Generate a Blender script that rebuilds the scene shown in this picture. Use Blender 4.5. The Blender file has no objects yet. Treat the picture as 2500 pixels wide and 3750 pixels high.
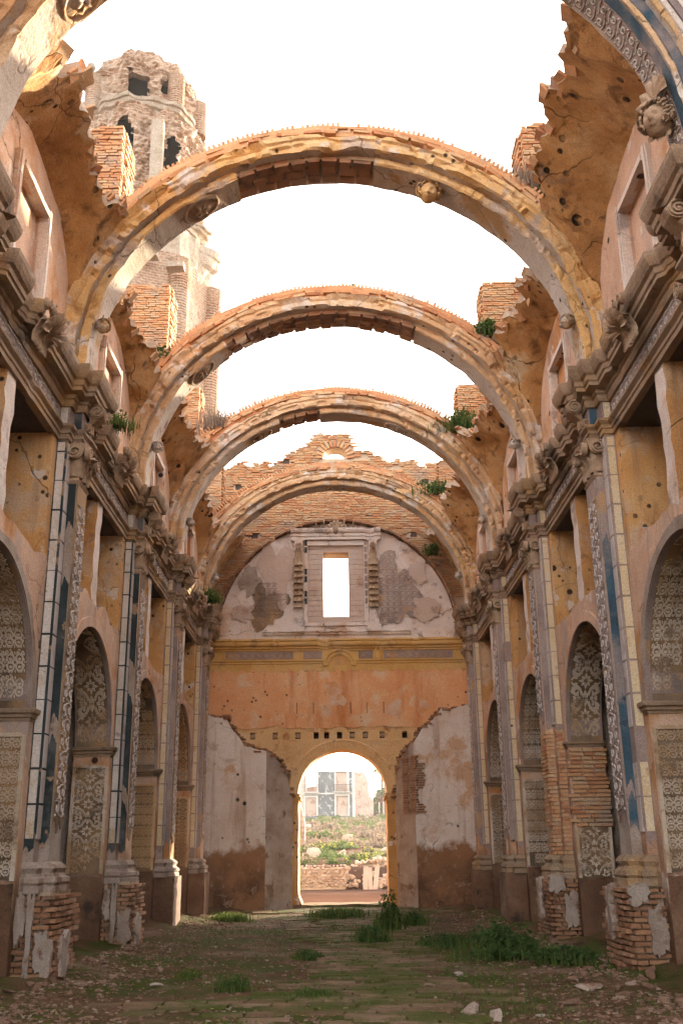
import bpy, math, random
import numpy as np
from mathutils import Vector, Matrix, noise as mnoise
R = math.radians
rng = random.Random(7)
scene = bpy.context.scene
COL = scene.collection

# ------------------------------------------------------------------ camera, sky, sun, exposure
CAM_X, CAM_Z = -0.02, 1.60
cam_d = bpy.data.cameras.new("camera")
cam_d.sensor_fit = 'VERTICAL'; cam_d.sensor_height = 36.0; cam_d.sensor_width = 24.0
cam_d.lens = 35.66; cam_d.clip_start = 0.1; cam_d.clip_end = 3000
cam = bpy.data.objects.new("camera", cam_d); COL.objects.link(cam)
cam.matrix_world = (Matrix.Translation((CAM_X, 0, CAM_Z)) @ Matrix.Rotation(R(-0.34), 4, 'Z') @ Matrix.Rotation(R(90 + 18.7), 4, 'X')
                    @ Matrix.Rotation(R(-0.7), 4, 'Z'))
scene.camera = cam
SUN_EL, SUN_AZ = R(13.0), R(29.0)          # azimuth measured from +Y (down the nave) towards +X
world = bpy.data.worlds.new("World"); scene.world = world; world.use_nodes = True
wn = world.node_tree; wn.nodes.clear()
sky = wn.nodes.new('ShaderNodeTexSky'); sky.sky_type = 'NISHITA'; sky.sun_disc = False
sky.sun_elevation = SUN_EL; sky.sun_rotation = SUN_AZ
sky.air_density = 1.0; sky.dust_density = 4.0; sky.ozone_density = 1.0; sky.altitude = 300
hs = wn.nodes.new('ShaderNodeHueSaturation'); hs.inputs['Saturation'].default_value = 0.35
bg = wn.nodes.new('ShaderNodeBackground'); bg.inputs['Strength'].default_value = 0.15
wo = wn.nodes.new('ShaderNodeOutputWorld')
tint = wn.nodes.new('ShaderNodeMix'); tint.data_type = 'RGBA'; tint.blend_type = 'MULTIPLY'; tint.inputs[0].default_value = 1.0
tint.inputs[7].default_value = (1.0, 0.925, 0.865, 1)          # warm hazy sky
wn.links.new(sky.outputs[0], hs.inputs['Color']); wn.links.new(hs.outputs[0], tint.inputs[6]); wn.links.new(tint.outputs[2], bg.inputs['Color'])
wn.links.new(bg.outputs[0], wo.inputs['Surface'])
sun_d = bpy.data.lights.new("sun", 'SUN'); sun_d.energy = 2.1; sun_d.angle = R(0.6); sun_d.color = (1.0, 0.84, 0.60)
sun = bpy.data.objects.new("sun", sun_d); COL.objects.link(sun)
sdir = Vector((math.sin(SUN_AZ) * math.cos(SUN_EL), math.cos(SUN_AZ) * math.cos(SUN_EL), math.sin(SUN_EL)))
sun.rotation_euler = sdir.to_track_quat('Z', 'Y').to_euler(); sun.location = (0, 20, 60)
vs = scene.view_settings
vs.view_transform = 'Standard'; vs.look = 'None'; vs.gamma = 1.0; vs.use_curve_mapping = False
vs.exposure = 3.35
scene.cycles.max_bounces = 6; scene.cycles.diffuse_bounces = 4; scene.cycles.glossy_bounces = 2; scene.cycles.transmission_bounces = 3
scene.cycles.sample_clamp_indirect = 12; scene.cycles.use_adaptive_sampling = True; scene.cycles.adaptive_threshold = 0.025

# ------------------------------------------------------------------ materials
MATS = {}
def mat(name, cols, scale=0.8, layers=(), rough=0.92, bump=0.35, bs=22.0, rnd=0.0, st=(1, 1, 1), bdist=0.02, trans=None, spec=0.18):
    m = bpy.data.materials.new(name); m.use_nodes = True; MATS[name] = m
    nt = m.node_tree; N = nt.nodes; L = nt.links; N.clear()
    out = N.new('ShaderNodeOutputMaterial'); bs_ = N.new('ShaderNodeBsdfPrincipled')
    L.new(bs_.outputs[0], out.inputs['Surface'])
    bs_.inputs['Roughness'].default_value = rough; bs_.inputs['Specular IOR Level'].default_value = spec
    geo = N.new('ShaderNodeNewGeometry')
    def vec(s):
        if tuple(s) == (1, 1, 1): return geo.outputs['Position']
        mp = N.new('ShaderNodeMapping'); mp.vector_type = 'POINT'; mp.inputs['Scale'].default_value = s
        L.new(geo.outputs['Position'], mp.inputs['Vector']); return mp.outputs[0]
    def noise(sc, s=(1, 1, 1), det=4.0, ro=0.62, dist=0.0):
        t = N.new('ShaderNodeTexNoise'); t.inputs['Scale'].default_value = sc; t.inputs['Detail'].default_value = det
        t.inputs['Roughness'].default_value = ro; t.inputs['Distortion'].default_value = dist
        L.new(vec(s), t.inputs['Vector']); return t.outputs[0]
    def rmap(v, lo, hi, a=0.0, b=1.0):
        t = N.new('ShaderNodeMapRange'); t.inputs[1].default_value = lo; t.inputs[2].default_value = hi
        t.inputs[3].default_value = a; t.inputs[4].default_value = b; L.new(v, t.inputs[0]); return t.outputs[0]
    def math_(op, a, b):
        t = N.new('ShaderNodeMath'); t.operation = op
        for i, x in enumerate((a, b)):
            if isinstance(x, (int, float)): t.inputs[i].default_value = x
            else: L.new(x, t.inputs[i])
        return t.outputs[0]
    def mix(f, a, b, blend='MIX'):
        t = N.new('ShaderNodeMix'); t.data_type = 'RGBA'; t.blend_type = blend
        if isinstance(f, (int, float)): t.inputs[0].default_value = f
        else: L.new(f, t.inputs[0])
        for i, x in ((6, a), (7, b)):
            if isinstance(x, tuple): t.inputs[i].default_value = (*x[:3], 1)
            else: L.new(x, t.inputs[i])
        return t.outputs[2]
    f = rmap(noise(scale, st, 5.0, 0.62), 0.28, 0.72)
    if rnd:
        oi = N.new('ShaderNodeObjectInfo')
        r_ = math_('FRACT', math_('ADD', geo.outputs['Random Per Island'], math_('MULTIPLY', oi.outputs['Random'], 7.31)), 0.0)
        f = math_('ADD', math_('MULTIPLY', f, 1 - rnd), math_('MULTIPLY', r_, rnd))
    cr = N.new('ShaderNodeValToRGB'); L.new(f, cr.inputs[0])
    el = cr.color_ramp.elements
    while len(el) < len(cols): el.new(0.5)
    for i, c in enumerate(cols):
        el[i].position = i / max(1, len(cols) - 1); el[i].color = (*c, 1)
    c = cr.outputs[0]
    hts = None
    for ly in layers:
        k = ly.get('k', 'noise')
        if k == 'noise':
            msk = rmap(noise(ly['s'], ly.get('st', (1, 1, 1)), ly.get('d', 4.0), ly.get('ro', 0.65), ly.get('dist', 0.0)), ly['lo'], ly['hi'])
        elif k == 'voro':        # pock marks and bullet holes
            t = N.new('ShaderNodeTexVoronoi'); t.inputs['Scale'].default_value = ly['s']; L.new(vec(ly.get('st', (1, 1, 1))), t.inputs['Vector'])
            msk = math_('MULTIPLY', rmap(t.outputs[0], ly['lo'], ly['hi'], 1.0, 0.0), rmap(noise(ly.get('gs', 0.7)), 0.48, 0.56))
        elif k == 'crack':
            t = N.new('ShaderNodeTexVoronoi'); t.feature = 'DISTANCE_TO_EDGE'; t.inputs['Scale'].default_value = ly['s']
            dn = N.new('ShaderNodeTexNoise'); dn.inputs['Scale'].default_value = ly['s'] * 2.0; dn.inputs['Detail'].default_value = 3
            L.new(geo.outputs['Position'], dn.inputs['Vector'])
            av = N.new('ShaderNodeVectorMath'); av.operation = 'MULTIPLY_ADD'
            L.new(dn.outputs[1], av.inputs[0]); av.inputs[1].default_value = (0.5 / ly['s'],) * 3; L.new(vec(ly.get('st', (1, 1, 1))), av.inputs[2])
            L.new(av.outputs[0], t.inputs['Vector'])
            msk = math_('MULTIPLY', rmap(t.outputs[0], 0.0, ly['hi'], 1.0, 0.0), rmap(noise(0.6), 0.45, 0.6))
        elif k == 'brick':       # courses too small to tell apart
            t = N.new('ShaderNodeTexBrick'); sp = N.new('ShaderNodeSeparateXYZ'); L.new(geo.outputs['Position'], sp.inputs[0])
            cb = N.new('ShaderNodeCombineXYZ'); L.new(math_('ADD', sp.outputs[0], sp.outputs[1]), cb.inputs[0]); L.new(sp.outputs[2], cb.inputs[1])
            L.new(cb.outputs[0], t.inputs['Vector']); t.inputs['Scale'].default_value = 1.0
            t.inputs['Brick Width'].default_value = ly.get('w', 0.32); t.inputs['Row Height'].default_value = ly.get('h', 0.09)
            t.inputs['Mortar Size'].default_value = ly.get('m', 0.016); t.inputs['Mortar Smooth'].default_value = 0.3
            t.inputs['Color1'].default_value = (0, 0, 0, 1); t.inputs['Color2'].default_value = (0.25, 0.25, 0.25, 1); t.inputs['Mortar'].default_value = (1, 1, 1, 1)
            msk = math_('MULTIPLY', t.outputs[0], ly.get('a', 0.8))
        elif k == 'top':         # soil, lichen or moss lying on upward faces
            sp = N.new('ShaderNodeSeparateXYZ'); L.new(geo.outputs['Normal'], sp.inputs[0])
            msk = math_('MULTIPLY', rmap(sp.outputs[2], 0.4, 0.9), rmap(noise(ly.get('s', 2.0)), ly['lo'], ly['hi']))
        if 'z' in ly:
            sp = N.new('ShaderNodeSeparateXYZ'); L.new(geo.outputs['Position'], sp.inputs[0])
            zz = math_('ADD', sp.outputs[2], rmap(noise(ly.get('zs', 1.4)), 0.2, 0.8, -ly.get('zn', 0.5), ly.get('zn', 0.5)))
            zm = rmap(zz, ly['z'][0], ly['z'][1])
            msk = math_('MULTIPLY', msk, zm) if ly.get('lo', 0) > -1 else zm
        if ly.get('dent'):
            hts = msk if hts is None else math_('MAXIMUM', hts, msk)
        msk = math_('MULTIPLY', msk, ly.get('a', 1.0)) if k != 'brick' else msk
        c = mix(msk, c, ly['c'])
    sp_ = rmap(noise(bs * 2.2, (1, 1, 1), 2.0, 0.7), 0.25, 0.75, 0.66, 1.22)
    cb2 = N.new('ShaderNodeCombineColor')
    for i in range(3): L.new(sp_, cb2.inputs[i])
    c = mix(1.0, c, cb2.outputs[0], 'MULTIPLY')
    L.new(c, bs_.inputs['Base Color'])
    if bump:
        h = math_('ADD', math_('MULTIPLY', noise(bs, (1, 1, 1), 3.0, 0.65), 1.0), math_('MULTIPLY', noise(bs * 0.18, (1, 1, 1), 2.0), 1.6))
        if hts is not None: h = math_('SUBTRACT', h, math_('MULTIPLY', hts, 2.0))
        b = N.new('ShaderNodeBump'); b.inputs['Strength'].default_value = bump; b.inputs['Distance'].default_value = bdist
        L.new(h, b.inputs['Height']); L.new(b.outputs[0], bs_.inputs['Normal'])
    if trans:
        tr = N.new('ShaderNodeBsdfTranslucent'); ms = N.new('ShaderNodeMixShader'); ms.inputs[0].default_value = trans
        L.new(c, tr.inputs[0]); L.new(bs_.outputs[0], ms.inputs[1]); L.new(tr.outputs[0], ms.inputs[2]); L.new(ms.outputs[0], out.inputs['Surface'])
    return m

HOLES = dict(k='voro', c=(.05, .03, .02), s=1.9, lo=.10, hi=.14, dent=True)
HOLES2 = dict(k='voro', c=(.08, .045, .025), s=4.2, lo=.13, hi=.19, dent=True)
CRACK = dict(k='crack', c=(.10, .06, .035), s=.7, hi=.012, a=.8, dent=True)
DAMP = dict(c=(.13, .065, .035), s=1.0, lo=-2, hi=-1.5, z=(1.9, .9), zn=.6)
SOOT = dict(c=(.13, .095, .075), s=.9, lo=.56, hi=.72, a=.7)
M_pink = mat('pink_plaster', [(.50, .29, .19), (.62, .41, .29), (.68, .49, .37)], .55,
             [dict(c=(.50, .23, .085), s=.55, lo=.50, hi=.62), dict(c=(.40, .31, .27), s=1.3, lo=.55, hi=.68, a=.8, st=(1, 1, .35)), dict(c=(.30, .17, .10), s=1.0, lo=.56, hi=.72, a=.7, st=(3.0, 3.0, .22)), dict(c=(.68, .56, .48), s=1.4, lo=.62, hi=.655, a=.85), CRACK, HOLES, DAMP], bump=.45)
M_ochre = mat('ochre_plaster', [(.46, .215, .065), (.58, .30, .10), (.64, .38, .17)], .5,
              [dict(c=(.56, .40, .26), s=1.1, lo=.58, hi=.70, a=.8), dict(c=(.38, .16, .05), s=.8, lo=.56, hi=.70, a=.6, st=(1, 1, .4)), dict(c=(.30, .17, .10), s=1.0, lo=.56, hi=.72, a=.7, st=(3.0, 3.0, .22)), dict(c=(.68, .56, .48), s=1.4, lo=.62, hi=.655, a=.85), CRACK, HOLES2], bump=.45)
M_jamb = mat('gallery_ochre', [(.48, .21, .065), (.64, .33, .12), (.68, .43, .21)], .7,
             [dict(c=(.58, .42, .29), s=1.0, lo=.52, hi=.62, a=.75), dict(c=(.34, .15, .05), s=1.3, lo=.55, hi=.68, a=.75, st=(1, 1, .5)), dict(c=(.22, .13, .08), s=3.0, lo=.62, hi=.68, a=.6), dict(c=(.30, .17, .10), s=1.0, lo=.56, hi=.72, a=.7, st=(3.0, 3.0, .22)), dict(c=(.68, .56, .48), s=1.4, lo=.62, hi=.655, a=.85), CRACK, HOLES2, HOLES], bump=.5)
M_vault = mat('vault_plaster', [(.32, .145, .05), (.54, .29, .11), (.64, .44, .24)], .8,
              [dict(c=(.34, .15, .045), s=.9, lo=.50, hi=.66, dist=.6), dict(c=(.14, .11, .10), s=1.4, lo=.62, hi=.70, a=.75, dist=.8), dict(c=(.60, .46, .30), s=.6, lo=.60, hi=.68), CRACK,
               dict(c=(.16, .075, .03), s=2.2, lo=.54, hi=.66, a=.75, dist=.5), dict(k='voro', c=(.015, .01, .006), s=1.5, lo=.15, hi=.18, dent=True, gs=1.1), dict(k='voro', c=(.03, .018, .01), s=3.6, lo=.20, hi=.25, dent=True, gs=.5)], bump=.8)
M_arch = mat('arch_ochre', [(.46, .23, .075), (.62, .37, .15), (.64, .46, .26)], .55,
             [dict(c=(.46, .35, .27), s=.8, lo=.54, hi=.62), dict(c=(.62, .53, .46), s=1.5, lo=.60, hi=.64, a=.8), dict(c=(.36, .18, .07), s=1.7, lo=.60, hi=.68, a=.7), CRACK, HOLES2], bump=.5)
M_arch2 = mat('arch_pale', [(.46, .25, .115), (.58, .38, .22), (.64, .49, .35)], .55,
             [dict(c=(.58, .35, .14), s=.6, lo=.54, hi=.64, a=.8), dict(c=(.60, .53, .47), s=1.2, lo=.54, hi=.60, a=.8), dict(c=(.30, .21, .15), s=1.6, lo=.58, hi=.68, a=.7), CRACK, HOLES2], bump=.5)
M_soffit = mat('soffit_grey', [(.40, .31, .24), (.54, .45, .38), (.62, .54, .47)], .7,
               [dict(c=(.44, .26, .12), s=1.0, lo=.54, hi=.64), dict(c=(.25, .17, .12), s=2.2, lo=.60, hi=.68), CRACK, HOLES2], bump=.5)
M_white = mat('white_plaster', [(.58, .45, .36), (.70, .60, .52), (.75, .68, .62)], .6,
              [dict(c=(.54, .31, .16), s=.9, lo=.53, hi=.62, a=.8), dict(c=(.40, .27, .18), s=2.0, lo=.60, hi=.70, a=.6), dict(c=(.36, .22, .14), s=1.0, lo=.55, hi=.70, a=.7, st=(2.5, 2.5, .2)), CRACK, HOLES,
               dict(c=(.30, .15, .075), s=1, lo=-2, hi=-1.5, z=(2.0, 1.75), zn=.55, zs=1.1), dict(c=(.12, .06, .035), s=1.3, lo=.36, hi=.56, z=(1.7, .7), zn=.8, zs=.8), dict(c=(.40, .25, .16), s=2.6, lo=.56, hi=.64, a=.7, z=(2.0, 1.5)), dict(c=(.05, .03, .02), s=3.5, lo=.60, hi=.68, a=.6, z=(1.2, .6))], bump=.55)
M_orange = mat('orange_paint', [(.66, .28, .11), (.72, .36, .17), (.72, .45, .26)], .6,
               [dict(c=(.68, .48, .31), s=1.3, lo=.55, hi=.66, a=.8), dict(c=(.52, .17, .05), s=.9, lo=.54, hi=.7, a=.7, st=(2, 1, .3)), HOLES2], bump=.25)
M_opatch = mat('faded_orange_patch', [(.58, .30, .16), (.64, .42, .28), (.66, .50, .38)], 1.5, [dict(c=(.62, .28, .10), s=2.5, lo=.5, hi=.6)], bump=.3)
M_obrick = mat('orange_washed_brick', [(.60, .33, .13), (.70, .43, .20), (.70, .49, .28)], .8, [dict(c=(.40, .18, .06), s=2.0, lo=.58, hi=.7)], rnd=.3, bump=.5)
M_moulding = mat('ochre_moulding', [(.56, .30, .08), (.64, .38, .13), (.60, .40, .20)], .9, [dict(c=(.34, .19, .09), s=2.2, lo=.58, hi=.68, a=.8)], bump=.4)
M_lun = mat('lunette_plaster', [(.56, .43, .35), (.68, .57, .50), (.72, .64, .58)], .5,
            [dict(c=(.56, .36, .24), s=.6, lo=.52, hi=.62, a=.9), dict(c=(.33, .27, .25), s=1.2, lo=.58, hi=.64, a=.8), CRACK, HOLES], bump=.4)
M_brick = mat('old_brick', [(.34, .14, .07), (.50, .23, .11), (.58, .31, .15), (.54, .36, .21), (.44, .27, .17)], 1.2,
              [dict(c=(.36, .28, .22), s=1.1, lo=.56, hi=.68, a=.7)], rnd=.65, bump=.6, bs=30)
M_brickd = mat('dark_brick', [(.17, .08, .045), (.28, .135, .075), (.38, .20, .11), (.36, .24, .15)], 1.5,
               [dict(c=(.16, .11, .08), s=1.6, lo=.54, hi=.68, a=.8)], rnd=.6, bump=.7, bs=30)
M_mortar = mat('mortar', [(.30, .20, .13), (.42, .31, .22), (.46, .36, .27)], 1.4, [dict(c=(.22, .13, .08), s=1.0, lo=.55, hi=.7)], bump=.8)
M_gmortar = mat('pale_mortar', [(.40, .28, .19), (.52, .40, .29), (.50, .37, .26)], 1.4, [], bump=.8)
M_stone = mat('brown_stone', [(.20, .125, .075), (.32, .215, .14), (.40, .29, .20)], 1.0,
              [dict(c=(.42, .25, .11), s=.9, lo=.53, hi=.64, a=.8), dict(c=(.11, .08, .06), s=1.6, lo=.56, hi=.68, a=.8), dict(k='top', c=(.20, .16, .10), lo=.4, hi=.6)], bump=.6)
M_stucco = mat('carved_stucco', [(.26, .16, .095), (.40, .27, .175), (.48, .35, .24)], 1.5,
               [dict(c=(.14, .085, .05), s=3.0, lo=.55, hi=.70, a=.8)], bump=.5)
M_cream = mat('cream_paint', [(.56, .40, .22), (.66, .52, .33), (.68, .58, .44)], 1.2, [dict(c=(.44, .27, .12), s=2.4, lo=.60, hi=.68, a=.7), HOLES2], bump=.25)
M_whitep = mat('white_paint', [(.48, .40, .33), (.60, .53, .47), (.67, .62, .58)], 1.2, [dict(c=(.46, .32, .18), s=1.8, lo=.54, hi=.66, a=.7), dict(c=(.22, .18, .15), s=3.0, lo=.62, hi=.66, a=.7), HOLES2], bump=.3)
M_black = mat('black_green_paint', [(.016, .02, .02), (.03, .04, .042), (.07, .08, .085)], 1.4, [dict(c=(.32, .21, .13), s=1.5, lo=.60, hi=.63), dict(c=(.16, .14, .13), s=.9, lo=.52, hi=.64, a=.7)], bump=.25, rough=.75)
M_blue = mat('blue_paint', [(.03, .055, .075), (.05, .095, .13), (.13, .14, .15)], 1.0, [dict(c=(.27, .21, .19), s=.8, lo=.46, hi=.60, a=.9), dict(c=(.02, .04, .06), s=2.0, lo=.62, hi=.66)], bump=.25, rough=.75)
M_purple = mat('grey_violet_paint', [(.22, .16, .14), (.32, .24, .21), (.42, .33, .28)], 1.3, [dict(c=(.44, .27, .15), s=1.4, lo=.58, hi=.64)], bump=.3)
M_lace = mat('lace_plaster', [(.50, .36, .24), (.64, .51, .39), (.70, .61, .52)], 1.0, [dict(c=(.40, .235, .11), s=.9, lo=.46, hi=.60, a=.8), dict(c=(.20, .12, .07), s=2.2, lo=.58, hi=.66, a=.7)], bump=.3, bs=40)
M_laceg = mat('lace_ground', [(.11, .073, .048), (.20, .135, .088), (.32, .22, .14)], .9, [dict(c=(.40, .24, .12), s=.8, lo=.46, hi=.60, a=.85)], bump=.3, bs=40)
M_laceo = mat('lace_plaster_ochre', [(.50, .29, .13), (.60, .40, .22), (.64, .48, .32)], 1.0, [dict(c=(.42, .20, .07), s=.9, lo=.52, hi=.64, a=.8)], bump=.3, bs=40)
M_lacev = mat('lace_grey', [(.44, .36, .32), (.56, .48, .44), (.62, .55, .51)], 1.2, [dict(c=(.30, .22, .18), s=1.6, lo=.56, hi=.66, a=.7)], bump=.3)
M_damp = mat('damp_brown_plaster', [(.10, .05, .03), (.19, .10, .06), (.30, .19, .12)], .9, [dict(c=(.035, .03, .028), s=1.1, lo=.56, hi=.64, a=.8), HOLES2], bump=.5)
M_flake = mat('pale_flaked_plaster', [(.22, .15, .11), (.34, .26, .21), (.44, .37, .32)], 1.4, [dict(c=(.18, .10, .06), s=2.0, lo=.58, hi=.66)], bump=.5)
M_dark = mat('unlit_interior', [(.07, .05, .04), (.11, .08, .06)], 1.0, [], bump=.3)  # shade put into the colour: unlit undersides, gallery roof, backs of holes
M_floor = mat('floor_earth', [(.062, .035, .019), (.11, .064, .035), (.165, .097, .057)], .9,
              [dict(c=(.055, .07, .014), s=.55, lo=.43, hi=.57, a=.85), dict(c=(.20, .125, .09), s=.35, lo=.56, hi=.64, a=.8), dict(c=(.04, .03, .02), s=2.6, lo=.60, hi=.70, a=.8), dict(c=(.22, .17, .12), s=14., lo=.70, hi=.74, d=2.0)], bump=.9, bs=26, bdist=.03, spec=.03)
M_paver = mat('floor_paver', [(.12, .07, .04), (.18, .115, .07), (.27, .18, .12)], 1.2, [dict(c=(.065, .08, .018), s=1.0, lo=.42, hi=.58, a=.9)], rnd=.5, bump=.6, spec=.03)
M_earth = mat('outside_earth', [(.07, .037, .026), (.095, .053, .038), (.115, .07, .052)], .25,
              [dict(c=(.16, .18, .06), s=.12, lo=.50, hi=.60, a=.8, z=(.7, 1.4)), dict(c=(.24, .18, .12), s=.3, lo=.5, hi=.62, a=.8, z=(.7, 1.4))], bump=.6, bs=8, bdist=.05, spec=0)
M_rock = mat('rubble_stone', [(.11, .058, .034), (.17, .095, .06), (.23, .14, .095), (.42, .33, .27)], 2.0, [dict(c=(.16, .09, .06), s=3.0, lo=.58, hi=.68, a=.7)], rnd=.6, bump=.6)
M_rockp = mat('outdoor_stone', [(.40, .26, .17), (.50, .36, .26), (.56, .46, .37)], 1.0, [], rnd=.6, bump=.6)
M_grass = mat('grass_blade', [(.05, .085, .018), (.085, .13, .028), (.17, .16, .055)], 1.0, [], rnd=.6, bump=0, trans=.3)
M_leaf = mat('weed_leaf', [(.03, .06, .018), (.06, .105, .028), (.11, .15, .04)], 1.0, [], rnd=.6, bump=0, trans=.3)
M_leafl = mat('light_weed_leaf', [(.06, .10, .02), (.12, .16, .035), (.28, .26, .04)], 1.0, [], rnd=.7, bump=0, trans=.35)
M_dry = mat('dry_scrub', [(.16, .115, .085), (.26, .19, .14), (.36, .27, .18)], .5, [], rnd=.6, bump=0, trans=.2)
M_tgreen = mat('green_scrub', [(.05, .09, .03), (.10, .14, .045), (.17, .19, .07)], .4, [], rnd=.6, bump=0, trans=.3)
M_yellow = mat('yellow_flower', [(.40, .38, .06), (.60, .50, .06)], 1.0, [], rnd=.6, bump=0, trans=.3)
M_dryleaf = mat('dry_leaf', [(.20, .11, .04), (.34, .22, .06), (.42, .30, .08)], 1.0, [], rnd=.7, bump=0)
M_tower = mat('tower_brick', [(.26, .13, .07), (.38, .215, .125), (.46, .30, .195)], .9,
              [dict(k='brick', c=(.54, .43, .33), w=.30, h=.12, m=.03, a=.75), dict(c=(.48, .37, .28), s=.8, lo=.52, hi=.60, a=.8), dict(c=(.26, .14, .085), s=2.2, lo=.60, hi=.70, a=.7)], bump=1.0, bs=5, bdist=.08)
M_tstone = mat('tower_stone', [(.36, .28, .20), (.46, .37, .28), (.50, .42, .33)], 1.2, [dict(c=(.30, .26, .17), s=1.6, lo=.56, hi=.66, a=.7)], bump=.8, bs=8, bdist=.05)
M_hblue = mat('house_blue', [(.10, .11, .12), (.15, .16, .17), (.24, .24, .24)], .6, [dict(c=(.48, .46, .43), s=1.4, lo=.56, hi=.60, a=.8)], bump=.3)
M_hpink = mat('house_pink', [(.44, .30, .23), (.54, .40, .32), (.58, .47, .40)], .5, [dict(c=(.36, .22, .15), s=.9, lo=.56, hi=.66)], bump=.4)
M_hwhite = mat('house_white', [(.58, .54, .49), (.66, .62, .58)], .6, [], bump=.3)
M_wood = mat('old_wood', [(.22, .13, .07), (.34, .21, .12), (.42, .29, .18)], 1.5, [dict(c=(.10, .06, .03), s=3, lo=.56, hi=.66)], bump=.5, st=(1, 1, .2))
M_iron = mat('rusty_iron', [(.05, .04, .035), (.10, .07, .05)], 3.0, [], bump=.3, rough=.7)
M_void = mat('tower_shade_black', [(.010, .008, .007), (.016, .012, .010)], 1.0, [], bump=0)  # near-black colour standing in for the shade inside the tower openings
M_tile = mat('blue_tile', [(.05, .09, .2), (.12, .2, .36), (.5, .52, .52)], 6.0, [], bump=.1, rough=.5)

# ------------------------------------------------------------------ mesh helpers
def nz(x, y, z): return mnoise.noise(Vector((x, y, z)))
def fbm(x, y=0.0, z=0.0, o=3):
    a, s, f = 1.0, 0.0, 1.0
    for _ in range(o):
        s += a * nz(x * f + 3.1, y * f + 7.7, z * f + 1.3); a *= .5; f *= 2.03
    return s
XS = 1.0        # width factor of the nave shell
class MB:
    def __init__(self): self.v = []; self.f = []; self.m = []
    def add(self, vs_, fs, mi=0):
        o = len(self.v); self.v.extend(vs_)
        for f in fs: self.f.append(tuple(i + o for i in f)); self.m.append(mi)
    def quad(self, a, b, c, d, mi=0): self.add([a, b, c, d], [(0, 1, 2, 3)], mi)
    def grid(self, P, mi=0, wrap=False):
        n, m = len(P), len(P[0]); o = len(self.v)
        for row in P: self.v.extend(row)
        for i in range(n - 1):
            for j in range(m - (0 if wrap else 1)):
                j2 = (j + 1) % m
                self.f.append((o + i * m + j, o + i * m + j2, o + (i + 1) * m + j2, o + (i + 1) * m + j)); self.m.append(mi)
    def box(self, x0, x1, y0, y1, z0, z1, mi=0):
        v = [(x, y, z) for z in (z0, z1) for y in (y0, y1) for x in (x0, x1)]
        self.add(v, [(0, 2, 3, 1), (4, 5, 7, 6), (0, 1, 5, 4), (2, 6, 7, 3), (0, 4, 6, 2), (1, 3, 7, 5)], mi)
    def rbox(self, x0, x1, y0, y1, z0, z1, s=.18, amp=.015, mi=0, fr=1.7):
        """box with worn, slightly uneven faces"""
        def dsp(p):
            a = Vector(p); b = mnoise.noise_vector(a * fr) + .4 * mnoise.noise_vector(a * fr * 3.1)
            return tuple(a + b * amp)
        def face(o, U, V):
            n = max(1, min(40, round(Vector(U).length / s))); m = max(1, min(40, round(Vector(V).length / s)))
            self.grid([[dsp(tuple(o[c] + U[c] * i / n + V[c] * j / m for c in range(3))) for j in range(m + 1)] for i in range(n + 1)], mi)
        X, Y, Z = x1 - x0, y1 - y0, z1 - z0
        face((x0, y0, z0), (0, Y, 0), (X, 0, 0)); face((x0, y0, z1), (X, 0, 0), (0, Y, 0))
        face((x0, y0, z0), (X, 0, 0), (0, 0, Z)); face((x0, y1, z0), (0, 0, Z), (X, 0, 0))
        face((x0, y0, z0), (0, 0, Z), (0, Y, 0)); face((x1, y0, z0), (0, Y, 0), (0, 0, Z))
    def obb(self, c, ax, ay, az, jit=0.0, mi=0):
        c = Vector(c); v = []
        for k in (-.5, .5):
            for j in (-.5, .5):
                for i in (-.5, .5):
                    p = c + Vector(ax) * i + Vector(ay) * j + Vector(az) * k
                    if jit: p += Vector((rng.uniform(-jit, jit), rng.uniform(-jit, jit), rng.uniform(-jit, jit)))
                    v.append(tuple(p))
        self.add(v, [(0, 2, 3, 1), (4, 5, 7, 6), (0, 1, 5, 4), (2, 6, 7, 3), (0, 4, 6, 2), (1, 3, 7, 5)], mi)
    def lathe(self, prof, c, n=16, mi=0, amp=0.0):
        P = []
        for (r, z) in prof:
            row = []
            for i in range(n):
                a = 2 * math.pi * i / n
                rr = r * (1 + (amp * fbm(math.cos(a) * 2 + c[0], math.sin(a) * 2, z * 1.5) if amp else 0))
                row.append((c[0] + rr * math.cos(a), c[1] + rr * math.sin(a), c[2] + z))
            P.append(row)
        self.grid(P, mi, wrap=True)
    def tube(self, pts, rad, n=6, mi=0):
        pts = [Vector(p) for p in pts]; P = []
        for i, p in enumerate(pts):
            d = (pts[min(i + 1, len(pts) - 1)] - pts[max(i - 1, 0)]).normalized()
            a = d.orthogonal().normalized(); b = d.cross(a)
            r = rad[i] if isinstance(rad, (list, tuple)) else rad
            P.append([tuple(p + a * (r * math.cos(2 * math.pi * k / n)) + b * (r * math.sin(2 * math.pi * k / n))) for k in range(n)])
        self.grid(P, mi, wrap=True)
    def blob(self, c, r, n=10, amp=.15, seed=0, mi=0, sq=(1, 1, 1)):
        P = []
        for i in range(n + 1):
            th = math.pi * i / n; row = []
            for j in range(2 * n):
                ph = math.pi * j / n
                d = Vector((math.sin(th) * math.cos(ph), math.sin(th) * math.sin(ph), math.cos(th)))
                k = 1 + amp * fbm(d.x * 1.7 + seed, d.y * 1.7, d.z * 1.7)
                row.append((c[0] + r * k * d.x * sq[0], c[1] + r * k * d.y * sq[1], c[2] + r * k * d.z * sq[2]))
            P.append(row)
        self.grid(P, mi, wrap=True)
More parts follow.
